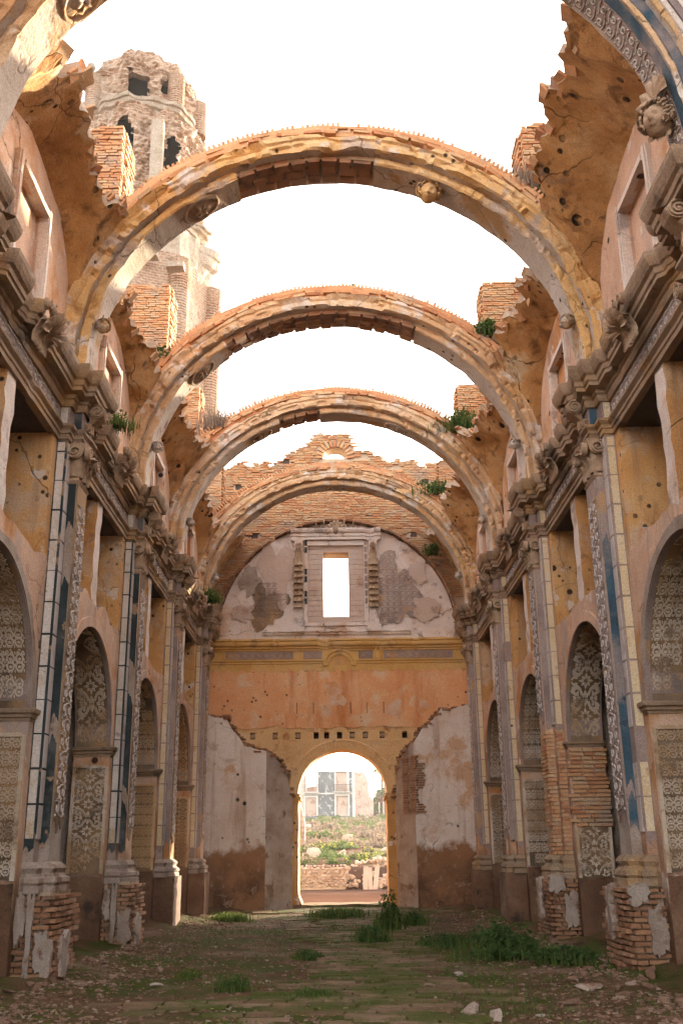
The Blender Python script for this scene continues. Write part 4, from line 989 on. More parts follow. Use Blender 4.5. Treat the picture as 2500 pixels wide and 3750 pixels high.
# ------------------------------------------------------------------ end wall
EY, XD, RD, ZD = 35.1, .11, 1.5, 3.5
ew = thing('end_wall', 'tall orange plastered end wall with arched door, lunette window and brick gable', 'wall', (0, EY, 0))
mb = MB()
darc = lambda u: ZD + math.sqrt(max(0, RD * RD - (u - XD) ** 2))
slab(mb, -4.72, XD - RD, -.1, 5.36, EY, 36.3, END); slab(mb, XD + RD, 4.72, -.1, 5.36, EY, 36.3, END)
slab(mb, XD - RD, XD + RD, darc, 5.36, EY, 36.3, END, du=.06)
HX = [-2.92, -2.16, -1.39, -.77, -.41, .03, .46, .91, 1.48, 2.24]
e_ = [-4.72] + [v for h in HX for v in (h - .085, h + .085)] + [4.72]
for k in range(0, len(e_), 2): slab(mb, e_[k], e_[k + 1], 5.36, 5.58, EY, 36.3, END)
slab(mb, -4.72, 4.72, 5.58, 7.95, EY, 36.3, END)
put('door_wall', mb, M_obrick, ew)
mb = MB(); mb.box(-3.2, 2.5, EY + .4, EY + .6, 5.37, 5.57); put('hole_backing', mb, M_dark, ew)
for k, h in enumerate(HX):
    if k in (0, 1, 2, 6, 7, 8):
        mb = MB(); P = [[(h + r_ * math.cos(2 * math.pi * q / 12), EY + yy, 5.47 + r_ * math.sin(2 * math.pi * q / 12)) for q in range(12)] for r_, yy in ((.084, .3), (.084, .01 + .03 * (k % 2)), (.0, .005 + .03 * (k % 2)))]
        mb.grid(P, wrap=True); put('beam_end', mb, M_wood, ew)
# courses of washed brick showing round the door head
lst = []; z = 3.9; row = 0
while z < 5.9:
    if 5.33 < z < 5.62: z += .078; continue
    x = -3.3 + (0 if row % 2 else .15)
    while x < 3.2:
        L = rng.uniform(.26, .33); cx = x + L / 2
        if math.hypot(cx - XD, max(0, z - ZD)) > RD + .42 and fbm(cx * .8, z * 1.3, 4.) > -.15: lst.append(((cx, EY + .035 + rng.uniform(-.008, .008), z), (L - .012, .09, .064), None))
        x += L
    z += .078; row += 1
bricks(ew, lst, M_obrick)
mb = MB(); slab(mb, -4.46, 4.46, lambda u: 5.72 + .04 * fbm(u * 3) + .12 * max(0, fbm(u * 1.2 + 5)), 7.80, EY - .03, EY + .02, END, amp=.006); put('painted_band', mb, M_orange, ew, label='bright orange painted band above the door')
for (x, z, r_) in ((-.12, 6.85, .36), (1.95, 6.35, .26), (2.9, 6.4, .2), (-.4, 6.3, .16)):
    mb = MB(); n = 26; mb.add([(x + r_ * (1 + .7 * fbm(math.cos(a) * 1.6 + x, math.sin(a) * 1.6)) * math.cos(a) * 1.1, EY - .042, z + r_ * (1 + .7 * fbm(math.cos(a) * 1.6 + x, math.sin(a) * 1.6)) * math.sin(a)) for a in [2 * math.pi * k / n for k in range(n)]], [tuple(range(n))]); put('bare_patch', mb, M_opatch, ew)
for x in (-1.42, -.85, .42, .98, 1.55): mb = MB(); mb.rbox(x - .018, x + .018, EY - .05, EY - .02, 6.2, 6.58, .2, .004); put('scored_groove', mb, M_brickd, ew)
mb = MB(); slab(mb, -4.45, 4.45, lambda u: 7.78 - .15 * abs(math.sin(u * math.pi / .42)) ** .6, 7.86, EY - .045, EY - .02, END, du=.03, amp=.002); put('scalloped_fringe', mb, M_moulding, ew)
mb = MB(); sweep_plan(mb, [(4.45, EY), (.62, EY)], [(-.02, 7.84), (.05, 7.84), (.05, 7.90), (.08, 7.92), (.08, 7.97), (.12, 8.01), (.12, 8.04), (-.02, 8.05)], .2, .006); sweep_plan(mb, [(-.50, EY), (-4.45, EY)], [(-.02, 7.84), (.05, 7.84), (.05, 7.90), (.08, 7.92), (.08, 7.97), (.12, 8.01), (.12, 8.04), (-.02, 8.05)], .2, .006)
put('lower_moulding', mb, M_moulding, ew)
mb = MB(); MPx = [(x + .06, y, z) for x, y, z in []]
arch_sweep(mb, [(.36, -.05), (.36, 0.03), (.58, .03), (.58, -.12), (.53, -.12), (.47, -.08), (.42, -.08)], EY, 0, 180, 28, zc=7.84, amp=.006); mb.v = [(x + .06, y, z) for x, y, z in mb.v]; put('arched_moulding', mb, M_moulding, ew)
mb = MB(); slab(mb, -.32, .44, 7.8, lambda u: 7.84 + math.sqrt(max(0, .38 ** 2 - (u - .06) ** 2)), EY - .035, EY + .02, END, du=.04); put('arched_panel', mb, M_ochre, ew)
mb = MB(); slab(mb, -4.72, 4.72, 7.95, 8.42, EY - .01, 35.9, END); fr = put('frieze', mb, M_moulding, ew)
for (x0, x1) in ((-3.9, -1.55), (-1.2, -.55), (.72, 1.22), (1.6, 4.0)):
    mb = MB(); slab(mb, x0, x1, 8.09, 8.35, EY - .03, EY, END, amp=.003); pn = put('frieze_panel', mb, M_purple, fr)
    mb = MB(); x = x0 + .15
    while x < x1 - .1: motif_scroll(mb, x, 8.22, .115, .016, lambda u, v, h: (u, EY - .03 - h, v), 1 if int(x * 5) % 2 else -1); x += .25
    put('frieze_relief', mb, M_laceo, pn, kind='stuff')
mb = MB(); acanthus(mb, (1.41, EY - .02, 8.06), (0, -1, 0), (1, 0, 0), .26, .42, .12); put('carved_bracket', mb, M_moulding, ew, smooth=True)
mb = MB(); sweep_plan(mb, [(4.45, EY), (-4.45, EY)], [(-.02, 8.37), (.06, 8.37), (.07, 8.42), (.12, 8.45), (.12, 8.50), (.20, 8.54), (.22, 8.60), (.22, 8.66), (.26, 8.70), (.26, 8.76), (-.05, 8.80)], .12, .014, lambda p: max(0, min(.6, 1.2 * fbm(p[0] * 1.4 + 3) - .3))); put('cornice', mb, M_moulding, ew)
# door ring, imposts, feet
lst = []; a = 4.0
mb = MB(); arch_sweep(mb, [(1.49, -.03), (1.49, .25), (1.84, .25), (1.84, -.05), (1.80, -.07), (1.72, -.05)], EY, 0, 180, 60, zc=ZD, amp=.012); mb.v = [(x + XD, y, z) for x, y, z in mb.v]; dr = put('door_ring', mb, M_obrick, ew)
for sg in (1, -1):
    xj = XD + sg * RD
    mb = MB(); mb.rbox(min(xj - sg * .03, xj + sg * .30), max(xj - sg * .03, xj + sg * .30), EY - .06, 36.25, -.05, ZD - .02, .2, .02); dj = put('door_jamb', mb, M_ochre, ew)
    mb = MB()
    for (z0, z1, o) in ((ZD - .22, ZD - .14, .05), (ZD - .14, ZD - .04, .11), (ZD - .04, ZD + .06, .07)):
        mb.rbox(min(xj - sg * o, xj + sg * .4), max(xj - sg * o, xj + sg * .4), EY - .10, 36.28, z0, z1, .2, .015)
    put('impost', mb, M_ochre, dj)
    mb = MB(); P = []
    for (z, o) in ((-.05, .16), (.15, .14), (.30, .07), (.42, .04)):
        x_, x2 = xj - sg * o, xj + sg * .34; P.append([(x_, EY - .09, z), (x_, 36.27, z), (x2, 36.27, z), (x2, EY - .09, z)])
    mb.grid(P, wrap=True); put('jamb_foot', mb, M_ochre, dj)
# brick gable
def gt(x):
    K = [(-4.7, 15.0), (-3.8, 15.45), (-2.4, 15.5), (-1.7, 15.9), (-.9, 16.45), (-.55, 16.75), (.40, 16.7), (.75, 16.05), (1.3, 15.9), (2.0, 15.6), (3.3, 15.45), (4.7, 15.2)]
    for (a, b), (c, d) in zip(K, K[1:]):
        if a <= x <= c: return b + (d - b) * (x - a) / (c - a) + .10 * round(2.0 * fbm(x * 2.3 + 4)) * .8
    return 15
WXC, WHW = -.04, .45
zl = lambda x: 8.95 + 4.15 * math.sqrt(max(0, 1 - (x / 4.18) ** 2))
GY = EY + .16
PUT = [(-3.6, 14.55), (-2.98, 12.62), (2.8, 12.66), (3.3, 14.68), (-1.85, 15.55), (1.05, 15.72), (2.2, 15.3)]
mb = MB(); g0 = GY + .05
slab(mb, -4.7, WXC - WHW, 8.4, lambda x: gt(x) - .04, g0, 36.0, END, du=.1); slab(mb, WXC + WHW, 4.7, 8.4, lambda x: gt(x) - .04, g0, 36.0, END, du=.1)
slab(mb, WXC - WHW, WXC + WHW, 8.4, 9.6, g0, 36.0, END); slab(mb, WXC - WHW, WXC + WHW, 11.96, 15.66, g0, 36.0, END)
slab(mb, WXC - WHW, WXC + WHW, lambda x: 15.66 + math.sqrt(max(0, WHW ** 2 - (x - WXC) ** 2)), lambda x: gt(x) - .04, g0, 36.0, END, du=.05)
gb = put('gable', mb, M_gmortar, ew)
lst = []; z = 16.6; row = 0
while z > 10.3:
    x = -4.7 + (0 if row % 2 else -.15)
    while x < 4.7:
        L = rng.uniform(.22, .30); cx = x + L / 2
        ok = z < gt(cx) and z > zl(cx) - .1 and not (abs(cx - WXC) < WHW + .26 and 15.5 < z < 16.45 and math.hypot(cx - WXC, z - 15.66) < WHW + .3) and not (abs(cx - WXC) < WHW and 15.6 < z < 15.7)
        for (px, pz) in PUT:
            if abs(cx - px) < .2 and abs(z - pz) < .11: ok = False
        if ok and rng.random() > .01: lst.append(((cx, GY + .05 + rng.uniform(-.016, .016) - .03 * (fbm(cx * .9, z * .9) > .25), z), (L - .014, .14, rng.uniform(.046, .056)), Matrix.Rotation(rng.uniform(-.03, .03), 3, 'Y')))
        x += L
    z -= .066; row += 1
lst.sort(key=lambda b: -abs(b[0][2] - 12.4) * 0 + (abs(b[0][2] - 14.9) > .6) + rng.random() * .1)
bricks(gb, lst, M_brick, 300)
lst = []
for k in range(13):
    a = R(4 + 172 * k / 12); lst.append(((WXC + (WHW + .14) * math.cos(a), GY + .05, 15.66 + (WHW + .14) * math.sin(a)), (.26, .2, .1), Matrix.Rotation(-a, 3, 'Y')))
bricks(gb, lst, M_brick, 300, 'voussoir')
for (px, pz) in PUT[:5]: mb = MB(); mb.box(px - .12, px + .12, GY + .044, GY + .048, pz - .11, pz + .11); put('putlog_shade', mb, M_dark, gb)  # thin dark sheet painted as the shade inside each putlog hole
# lunette plaster and window
lw = .06
mb = MB()
for (u0, u1, lo, hi) in ((-4.12, WXC - 1.0, 8.7, None), (WXC + 1.0, 4.12, 8.7, None), (WXC - 1.0, WXC + 1.0, 8.7, 9.35), (WXC - 1.0, WXC + 1.0, 12.2, None)):
    slab(mb, u0, u1, lo, (lambda x: zl(x) - .05 + .04 * fbm(x * 5)) if hi is None else hi, EY, GY + .08, END, du=.09, amp=.015)
lu = put('lunette', mb, M_lun, ew)
# brick rim left where the vault tore away
lst = []; a = 6.0
while a < 174:
    am = R(a); x = 4.18 * math.cos(am); z = 8.95 + 4.15 * math.sin(am); L = rng.uniform(.2, .34)
    if abs(fbm(a * .08, 3.)) > .03: lst.append(((x * 1.008, EY + rng.uniform(-.06, .02), z + .02), (.07, .34 + rng.uniform(0, .1), L), Matrix.Rotation(-am + rng.uniform(-.06, .06), 3, 'Y')))
    a += math.degrees(L / 4.17)
bricks(ew, lst, M_brickd, 300, 'rim_brick')
# window surround
ws = []
mb = MB()
for (x0, x1, z0, z1) in ((WXC - 1.0, WXC - WHW, 9.35, 12.2), (WXC + WHW, WXC + 1.0, 9.35, 12.2), (WXC - WHW, WXC + WHW, 11.97, 12.2), (WXC - WHW, WXC + WHW, 9.35, 9.6)): mb.rbox(x0, x1, EY + .05, EY + .5, z0, z1, .16, .012)
wf = put('window_surround', mb, M_hpink, ew)
z = 9.42
while z < 12.1:
    for (x0, x1) in ((WXC - .97, WXC - WHW - .04), (WXC + WHW + .04, WXC + .97)):
        if rng.random() > .1: mb = MB(); mb.rbox(x0, x1, EY + .035, EY + .1, z, z + .17, .2, .006); put('surround_brick', mb, M_hpink, wf)
    z += .19
mb = MB()
for (x0, x1, z0, z1) in ((WXC - 1.14, WXC - 1.0, 9.25, 12.36), (WXC + 1.0, WXC + 1.14, 9.25, 12.36), (WXC - 1.0, WXC + 1.0, 12.2, 12.36), (WXC - 1.0, WXC + 1.0, 9.25, 9.36)):
    mb.rbox(x0, x1, EY - .06, EY + .1, z0, z1, .2, .01)
put('window_frame', mb, M_lun, wf)
z = 9.5
while z < 12.2:
    for sg in (-1, 1):
        if rng.random() > .25: mb = MB(); xx = WXC + sg * 1.07; mb.box(xx - .045, xx + .045, EY - .078, EY - .05, z, z + .2); put('dark_inlay', mb, M_black if sg < 0 else M_purple, wf)
    z += .27
for sg in (-1, 1):
    xc = WXC + sg * 1.33; mb = MB(); P = []
    for (zz, hw) in ((9.25, .17), (9.45, .17), (9.9, .13), (10.6, .16), (11.4, .18), (12.0, .15), (12.35, .15), (12.36, .22), (12.42, .22)):
        P.append([(xc - hw, EY, zz), (xc - hw, EY - .16, zz), (xc + hw, EY - .16, zz), (xc + hw, EY, zz)])
    mb.grid(P); wp = put('window_pilaster', mb, M_lun, ew)
    z = 9.95
    while z < 11.5:
        mb = MB()
        for q in (-1, 0, 1): acanthus(mb, (xc + q * .10, EY - .165 + .02 * abs(q), z + .2), (0, -1, 0), (1, 0, 0), .17, -.30, .13)
        put('garland_leaf', mb, M_stucco, wp, smooth=True); z += .22
    mb = MB(); volute(mb, (xc, EY - .17, 12.15), (1, 0, 0), (0, 0, 1), (0, -1, 0), .12, .05, 1.8, sg); acanthus(mb, (xc, EY - .165, 11.65), (0, -1, 0), (1, 0, 0), .26, .4, .12); put('capital', mb, M_stucco, wp)
    mb = MB(); mb.rbox(xc - .24, xc + .24, EY - .24, EY + .02, 9.02, 9.26, .12, .012); put('pilaster_base', mb, M_lun, wp)
mb = MB(); sweep_plan(mb, [(WXC + 1.62, EY), (WXC - 1.62, EY)], [(-.02, 12.40), (.14, 12.40), (.14, 12.50), (.17, 12.52), (.17, 12.62), (.22, 12.66), (.25, 12.74), (.25, 12.80), (-.02, 12.86)], .1, .012, lambda p: max(0, min(.5, fbm(p[0] * 2) - .3))); put('window_cornice', mb, M_lun, ew)
mb = MB(); shell(mb, (WXC + .02, EY - .1, 12.72), (1, 0, 0), (0, 0, 1), (0, -1, 0), .36, 9, .14)
volute(mb, (WXC - .28, EY - .12, 12.62), (1, 0, 0), (0, 0, 1), (0, -1, 0), .13, .05); volute(mb, (WXC + .30, EY - .12, 12.62), (1, 0, 0), (0, 0, 1), (0, -1, 0), .13, .05, sgn=-1)
mb.blob((WXC + .01, EY - .18, 12.78), .15, 8, .2, 3, sq=(1, .6, 1.3)); put('shell_cartouche', mb, M_stucco, ew, smooth=True)
for sg in (-1, 1):
    mb = MB()
    for q in range(5): motif_scroll(mb, WXC + sg * (.45 + .17 * q), 12.93 - .05 * q, .10, .05, lambda u, v, h: (u, EY - .05 - h, v), sg)
    put('crest_scroll', mb, M_stucco, ew)
mb = MB(); sweep_plan(mb, [(WXC + 2.6, EY), (WXC - 2.6, EY)], [(-.02, 8.94), (.08, 8.94), (.10, 9.0), (.14, 9.03), (.14, 9.07), (-.02, 9.1)], .12, .012, lambda p: max(0, min(.7, 1.2 * fbm(p[0] * 1.7 + 9) - .1))); put('window_sill', mb, M_lun, ew)
# patches of carved plaster either side of the window
for (xc, zc_, rx, rz, gm, lm, sd) in ((-3.1, 10.9, .35, .5, M_flake, None, 4), (-3.3, 9.7, .4, .3, M_hpink, None, 6), (3.1, 9.8, .45, .45, M_hpink, None, 7), (2.9, 11.2, .3, .35, M_hpink, None, 8), (-2.15, 11.2, .60, 1.25, M_hpink, None, 2), (-2.5, 10.05, .72, .72, M_laceg, M_purple, 1), (2.15, 10.25, .80, 1.05, M_purple, M_lun, 3), (1.80, 11.4, .36, .6, M_purple, M_lun, 5)):
    mb = MB(); n = 30; rr = lambda a: 1 + .6 * fbm(math.cos(a) * 1.6 + sd * 3, math.sin(a) * 1.6) + .08 * nz(a * 5, sd, 0)
    mb.add([(xc + rx * rr(a) * math.cos(a), EY - .026 - .004 * sd, zc_ + rz * rr(a) * math.sin(a)) for a in [2 * math.pi * k / n for k in range(n)]], [tuple(range(n))]); pt = put('carved_patch', mb, gm, lu)
    if lm:
        mb = MB(); z = zc_ - rz
        while z < zc_ + rz:
            x = xc - rx + (.1 if int(z * 10) % 2 else 0)
            while x < xc + rx:
                a = math.atan2((z - zc_) / rz, (x - xc) / rx)
                if math.hypot((x - xc) / rx, (z - zc_) / rz) < rr(a) * .92: motif_scroll(mb, x, z, .115, .02, lambda u, v, h: (u, EY - .027 - .004 * sd - h, v), 1 if int(x * 9) % 2 else -1)
                x += .22
            z += .2
        put('carved_relief', mb, lm, pt, kind='stuff')

# ------------------------------------------------------------------ broken screen walls either side of the door
def screen_wall(s):
    SY = 34.15
    K = [(-4.46, 6.1), (-3.75, 6.0), (-3.60, 5.6), (-3.1, 5.15), (-2.55, 4.9), (-2.0, 4.7), (-1.75, 4.3), (-1.55, 3.4)] if s < 0 else [(1.86, 3.3), (1.93, 4.0), (2.08, 4.75), (2.55, 5.2), (2.95, 5.7), (3.4, 6.2), (4.46, 6.3)]
    def top(x):
        for (a, b), (c, d) in zip(K, K[1:]):
            if a <= x <= c: return b + (d - b) * (x - a) / (c - a) + .16 * fbm(x * 1.7 + 2) + .05 * fbm(x * 8)
        return K[-1][1] if x > K[-1][0] else K[0][1]
    t = thing('screen_wall', 'broken pale plaster wall %s of the doorway, its top sloping down to the door' % ('left' if s < 0 else 'right'), 'wall', (s * 3, SY, 0), 'broken plaster walls flanking the door')
    xs_ = (-4.46, -2.38, -1.55) if s < 0 else (1.86, 2.45, 4.46)
    sp = (lambda u: SY if (u < -2.38 if s < 0 else u > 2.45) else SY + (.75 * (u + 2.38) / .83 if s < 0 else .75 * (2.45 - u) / .59))
    mb = MB(); u0, u1 = (xs_[0], xs_[1]) if s < 0 else (xs_[1], xs_[2]); slab(mb, u0, u1, -.1, top, sp, EY + .01, END, du=.07, amp=.02, mi=(0, 1, 1, 1)); put('plaster_face', mb, [M_white, M_mortar], t)
    mb = MB(); u0, u1 = (xs_[1], xs_[2]) if s < 0 else (xs_[0], xs_[1]); slab(mb, u0, u1, -.1, top, sp, EY + .011, END, du=.07, amp=.04, mi=(0, 1, 1, 1)); put('splayed_reveal', mb, [M_flake, M_mortar], t)
    lst = []
    for k in range(150):
        x = rng.uniform(K[0][0], K[-1][0]); z = top(x) - rng.uniform(-.05, .06)
        lst.append(((x, rng.uniform(sp(x) + .05, EY - .05), z), (rng.uniform(.18, .3), rng.uniform(.12, .28), .06), Matrix.Rotation(rng.uniform(-.5, .5), 3, 'Z') @ Matrix.Rotation(rng.uniform(-.2, .2), 3, 'X')))
    bricks(t, lst[:110], M_brickd)
    if s > 0:      # bare brick strip beside the plaster
        lst = []; z = 2.9
        while z < 4.7:
            x = 2.08
            while x < 2.6 + .1 * math.sin(z * 5):
                L = rng.uniform(.2, .28); lst.append(((x + L / 2, sp(x + L / 2) - .01 + rng.uniform(-.015, .015), z), (L - .012, .1, .06), Matrix.Rotation(-.6 if x < 2.4 else 0, 3, 'Z'))); x += L
            z += .076
        bricks(t, lst, M_brickd)
for s in (1, -1): screen_wall(s)

# ------------------------------------------------------------------ bell tower behind the left wall
def tower():
    cx, cy = -8.2, 36.2
    t = thing('bell_tower', 'ruined octagonal brick bell tower with broken dome rising behind the left wall', 'tower', (cx, cy, 0))
    def octr(a):
        q = (a % (math.pi / 4)) - math.pi / 8; return .96 / math.cos(q) * .985
    def tier(name, r0, r1, z0, z1, holes, rough, m_, n=150, dz=.095, dome=False):
        rows = max(4, int((z1 - z0) / dz)); P = []
        for k in range(rows + 1):
            f = k / rows; z = z0 + (z1 - z0) * f; row = []
            for j in range(n):
                a = 2 * math.pi * j / n; rr = (r0 + (r1 - r0) * f) * octr(a)
                if dome: rr = r0 * math.sqrt(max(.0, 1 - f ** 2.0)) * (octr(a) * (1 - f) + f)
                d = rough * fbm(math.cos(a) * 3.1 + z0, math.sin(a) * 3.1, z * 1.1, 4) + rough * .5 * nz(math.cos(a) * 14, math.sin(a) * 14, z * 9) + rough * .25 * nz(math.cos(a) * 25, math.sin(a) * 25, z * 25) + (.05 if (z / .19) % 1 < .5 else 0) * (rough > .1)
                P_ = (cx + (rr + d) * math.cos(a), cy + (rr + d) * math.sin(a), z + (rough * .6 * fbm(math.cos(a) * 2, math.sin(a) * 2, 9.) if dome else 0)); row.append(P_)
            P.append(row)
        mb = MB(); o = 0
        for row in P: mb.v.extend(row)
        for k in range(rows):
            for j in range(n):
                p = P[k][j]; cut = False
                if p[1] < cy - .2:
                    for (hx, hw, h0, h1) in holes:
                        e = .10 * fbm(p[2] * 2.2, hx, 1.); top = h1 - (hw * .5 if abs(p[0] - hx) > hw * .5 else 0)
                        if abs(p[0] - hx + e) < hw and h0 < p[2] < top + e: cut = True
                if not cut:
                    j2 = (j + 1) % n; mb.f.append((k * n + j, k * n + j2, (k + 1) * n + j2, (k + 1) * n + j)); mb.m.append(0)
        o = put(name, mb, m_, t)
        if holes:
            mb = MB(); mb.lathe([((r0 - .5), z0 + .05), ((r1 - .5) if not dome else r0 - .6, z1 - .1)], (cx, cy, 0), 24); put('shade_lining', mb, M_void, o)  # black lining added so the openings look deep in shade
        return o
    def cornice(z, r, h, m_, er):
        P = []
        for (o, dz) in ((-.3, 0), (.02, 0), (.08, h * .25), (.10, h * .4), (.26, h * .5), (.30, h * .75), (.38, h * .8), (.40, h), (-.3, h * 1.05)):
            row = []
            for j in range(96):
                a = 2 * math.pi * j / 96; e = max(0, min(1, 1.8 * fbm(math.cos(a) * 1.7 + z, math.sin(a) * 1.7) + er)) if o > 0 else 0
                rr = (r + o * (1 - e)) * octr(a) + .06 * fbm(a * 12, dz * 4, z); row.append((cx + rr * math.cos(a), cy + rr * math.sin(a), z + dz + .05 * fbm(a * 9, z)))
            P.append(row)
        mb = MB(); mb.grid(P, wrap=True); return put('cornice', mb, m_, t)
    tier('lower_drum', 3.25, 3.2, 0, 23.6, [], .05, M_tower, n=64, dz=.5)
    cornice(23.5, 3.1, 1.5, M_tstone, .25); cornice(25.4, 2.9, .5, M_tstone, .2)
    tier('middle_stage', 2.75, 2.6, 25.2, 30.6, [(-8.42, .42, 25.8, 29.6), (-6.55, .26, 26.6, 29.4)], .26, M_tower)
    cornice(30.2, 2.42, .75, M_tstone, .2)
    tier('top_stage', 2.38, 2.3, 30.7, 32.9, [(-8.02, .40, 31.0, 32.6), (-6.85, .22, 31.5, 32.2)], .28, M_tower)
    cornice(32.4, 2.2, .3, M_tower, .55)
    tier('broken_dome', 2.22, .2, 32.6, 34.75, [], .24, M_tower, dome=True)
    for j in range(8):          # ribbed brick half columns on the corners
        a = math.pi / 4 * j + 0.0
        for (r, z0, z1, cr, m_) in ((3.2, 12.0, 23.3, .42, M_tower), (2.42, 30.9, 32.6, .34, M_tower)):
            if j == 6 and z0 > 30: continue
            prof = []; z = z0
            while z < z1: prof += [(cr, z), (cr * 1.07, z + .02), (cr * 1.07, z + .075), (cr, z + .095)]; z += .115
            mb = MB(); mb.lathe([(0, z0 - .05)] + prof + [(0, z1)], (cx + r * math.cos(a), cy + r * math.sin(a), 0), 12); put('ribbed_column', mb, m_, t)
    mb = MB(); mb.lathe([(.0, 0), (.25, 0), (.25, .25), (.15, .3), (.2, .55), (.12, .85), (.09, .95), (.17, 1.1), (.19, 1.22), (.14, 1.36), (0, 1.42)], (cx - 2.15, cy - .9, 32.7), 14, amp=.05); put('finial', mb, M_tstone, t)
    mb = MB(); mb.rbox(-7.2, -6.72, 33.42, 33.75, 26.0, 29.6, .3, .02); put('plaster_panel', mb, M_tstone, t)
    mb = MB(); mb.rbox(-8.3, -7.75, 34.1, 34.3, 30.9, 31.1, .2, .01); put('tile_panel', mb, M_tile, t)
    for (x, z) in ((-6.9, 22.9), (-5.9, 22.4)): mb = MB(); mb.rbox(x - .32, x + .32, 32.78, 33.2, z, z + .22, .2, .03); put('stone_bracket', mb, M_tstone, t)
    mb = MB(); mb.rbox(-7.05, -6.65, 32.93, 33.1, 23.6, 23.85, .2, .01); put('tile_panel', mb, M_tile, t)
tower()

# ------------------------------------------------------------------ outside the door
def rock_mesh(seed, n=6, flat=1.0):
    r_ = random.Random(seed); mb = MB(); P = []
    pl = [(Vector((r_.gauss(0, 1), r_.gauss(0, 1), r_.gauss(0, 1))).normalized(), r_.uniform(.28, .72)) for _ in range(10)]
    for i in range(n + 1):
        th = math.pi * i / n; row = []
        for j in range(n + 2):
            ph = 2 * math.pi * j / (n + 2); d = Vector((math.sin(th) * math.cos(ph), math.sin(th) * math.sin(ph), math.cos(th))); k = .6
            for nn, h in pl:
                q = d.dot(nn)
                if q > .05: k = min(k, h * .6 / q)
            row.append((d.x * k, d.y * k, d.z * k * flat))
        P.append(row)
    mb.grid(P, wrap=True); return mb
ROCKS = {}
def rock(i, m, flat=1.0):
    k = (i, m.name, flat)
    if k not in ROCKS: ROCKS[k] = rock_mesh(i, flat=flat).mesh('stone', [m])
    return ROCKS[k]
def place_rock(name, i, m, loc, sc, rot, flat=1.0, parent=None):
    o = bpy.data.objects.new(name, rock(i, m, flat)); COL.objects.link(o)
    if parent is not None: setpar(o, parent)
    o.matrix_basis = Matrix.Translation(loc) @ rot.to_4x4() @ Matrix.Diagonal((*sc, 1)); return o
def rrot(): return Matrix.Rotation(rng.uniform(0, 6.28), 3, 'Z') @ Matrix.Rotation(rng.uniform(-.35, .35), 3, 'X')
t = thing('stone_wall', 'low rubble stone wall facing the doorway across the bare yard', 'wall', (-3, 56, 0))
mb = MB(); slab(mb, -9, .3, -.1, lambda x: 1.0 + .05 * fbm(x), 55.75, 56.4, END, du=.4, amp=.03); put('wall_core', mb, M_gmortar, t)
lst = []; z = .06
while z < 1.1:
    x = -6.0; h = rng.uniform(.09, .22)
    while x < .3:
        L = rng.choice((.14, .2, .28, .42)) * rng.uniform(.8, 1.2)
        o = place_rock('stone', rng.randrange(12), M_rockp, (x + L / 2, 55.74 + rng.uniform(-.04, .03), z + h / 2), (L * 1.15, .30, h * rng.uniform(.95, 1.35)), Matrix.Rotation(rng.uniform(-.25, .25), 3, 'Y'), parent=t); x += L
    z += h * .95
t = thing('collapsed_wall', 'collapsed heap of orange stones beside the low wall, seen through the doorway', 'rubble', (1.5, 56, 0))
for k in range(120):
    x = .2 + 4.3 * rng.random() ** .9; hmax = .95 + .75 * min(1, x / 2.5); d = rng.random(); sz = rng.uniform(.16, .42)
    place_rock('stone', rng.randrange(12), M_rockp, (x, 55.2 + d * 2.6, -.05 + hmax * min(1, d * 1.4 + .05) * rng.uniform(.75, 1.0)), (sz * 1.5, sz * 1.2, sz), rrot(), parent=t)
mb = MB()
for (x0, x1, h, tl) in ((1.18, 1.42, 1.25, .02), (1.45, 1.66, 1.2, -.02), (1.68, 1.92, 1.3, .12)):
    mb2 = MB(); mb2.rbox(x0, x1, 54.95, 55.08, -.25, h - .2, .2, .02); mb.add([(x + tl * z, y + .12 * z, z) for x, y, z in mb2.v], mb2.f)
tag(put('leaning_slab', mb, M_hpink), 'pale split slabs leaning upright against the collapsed stone heap', 'slab')
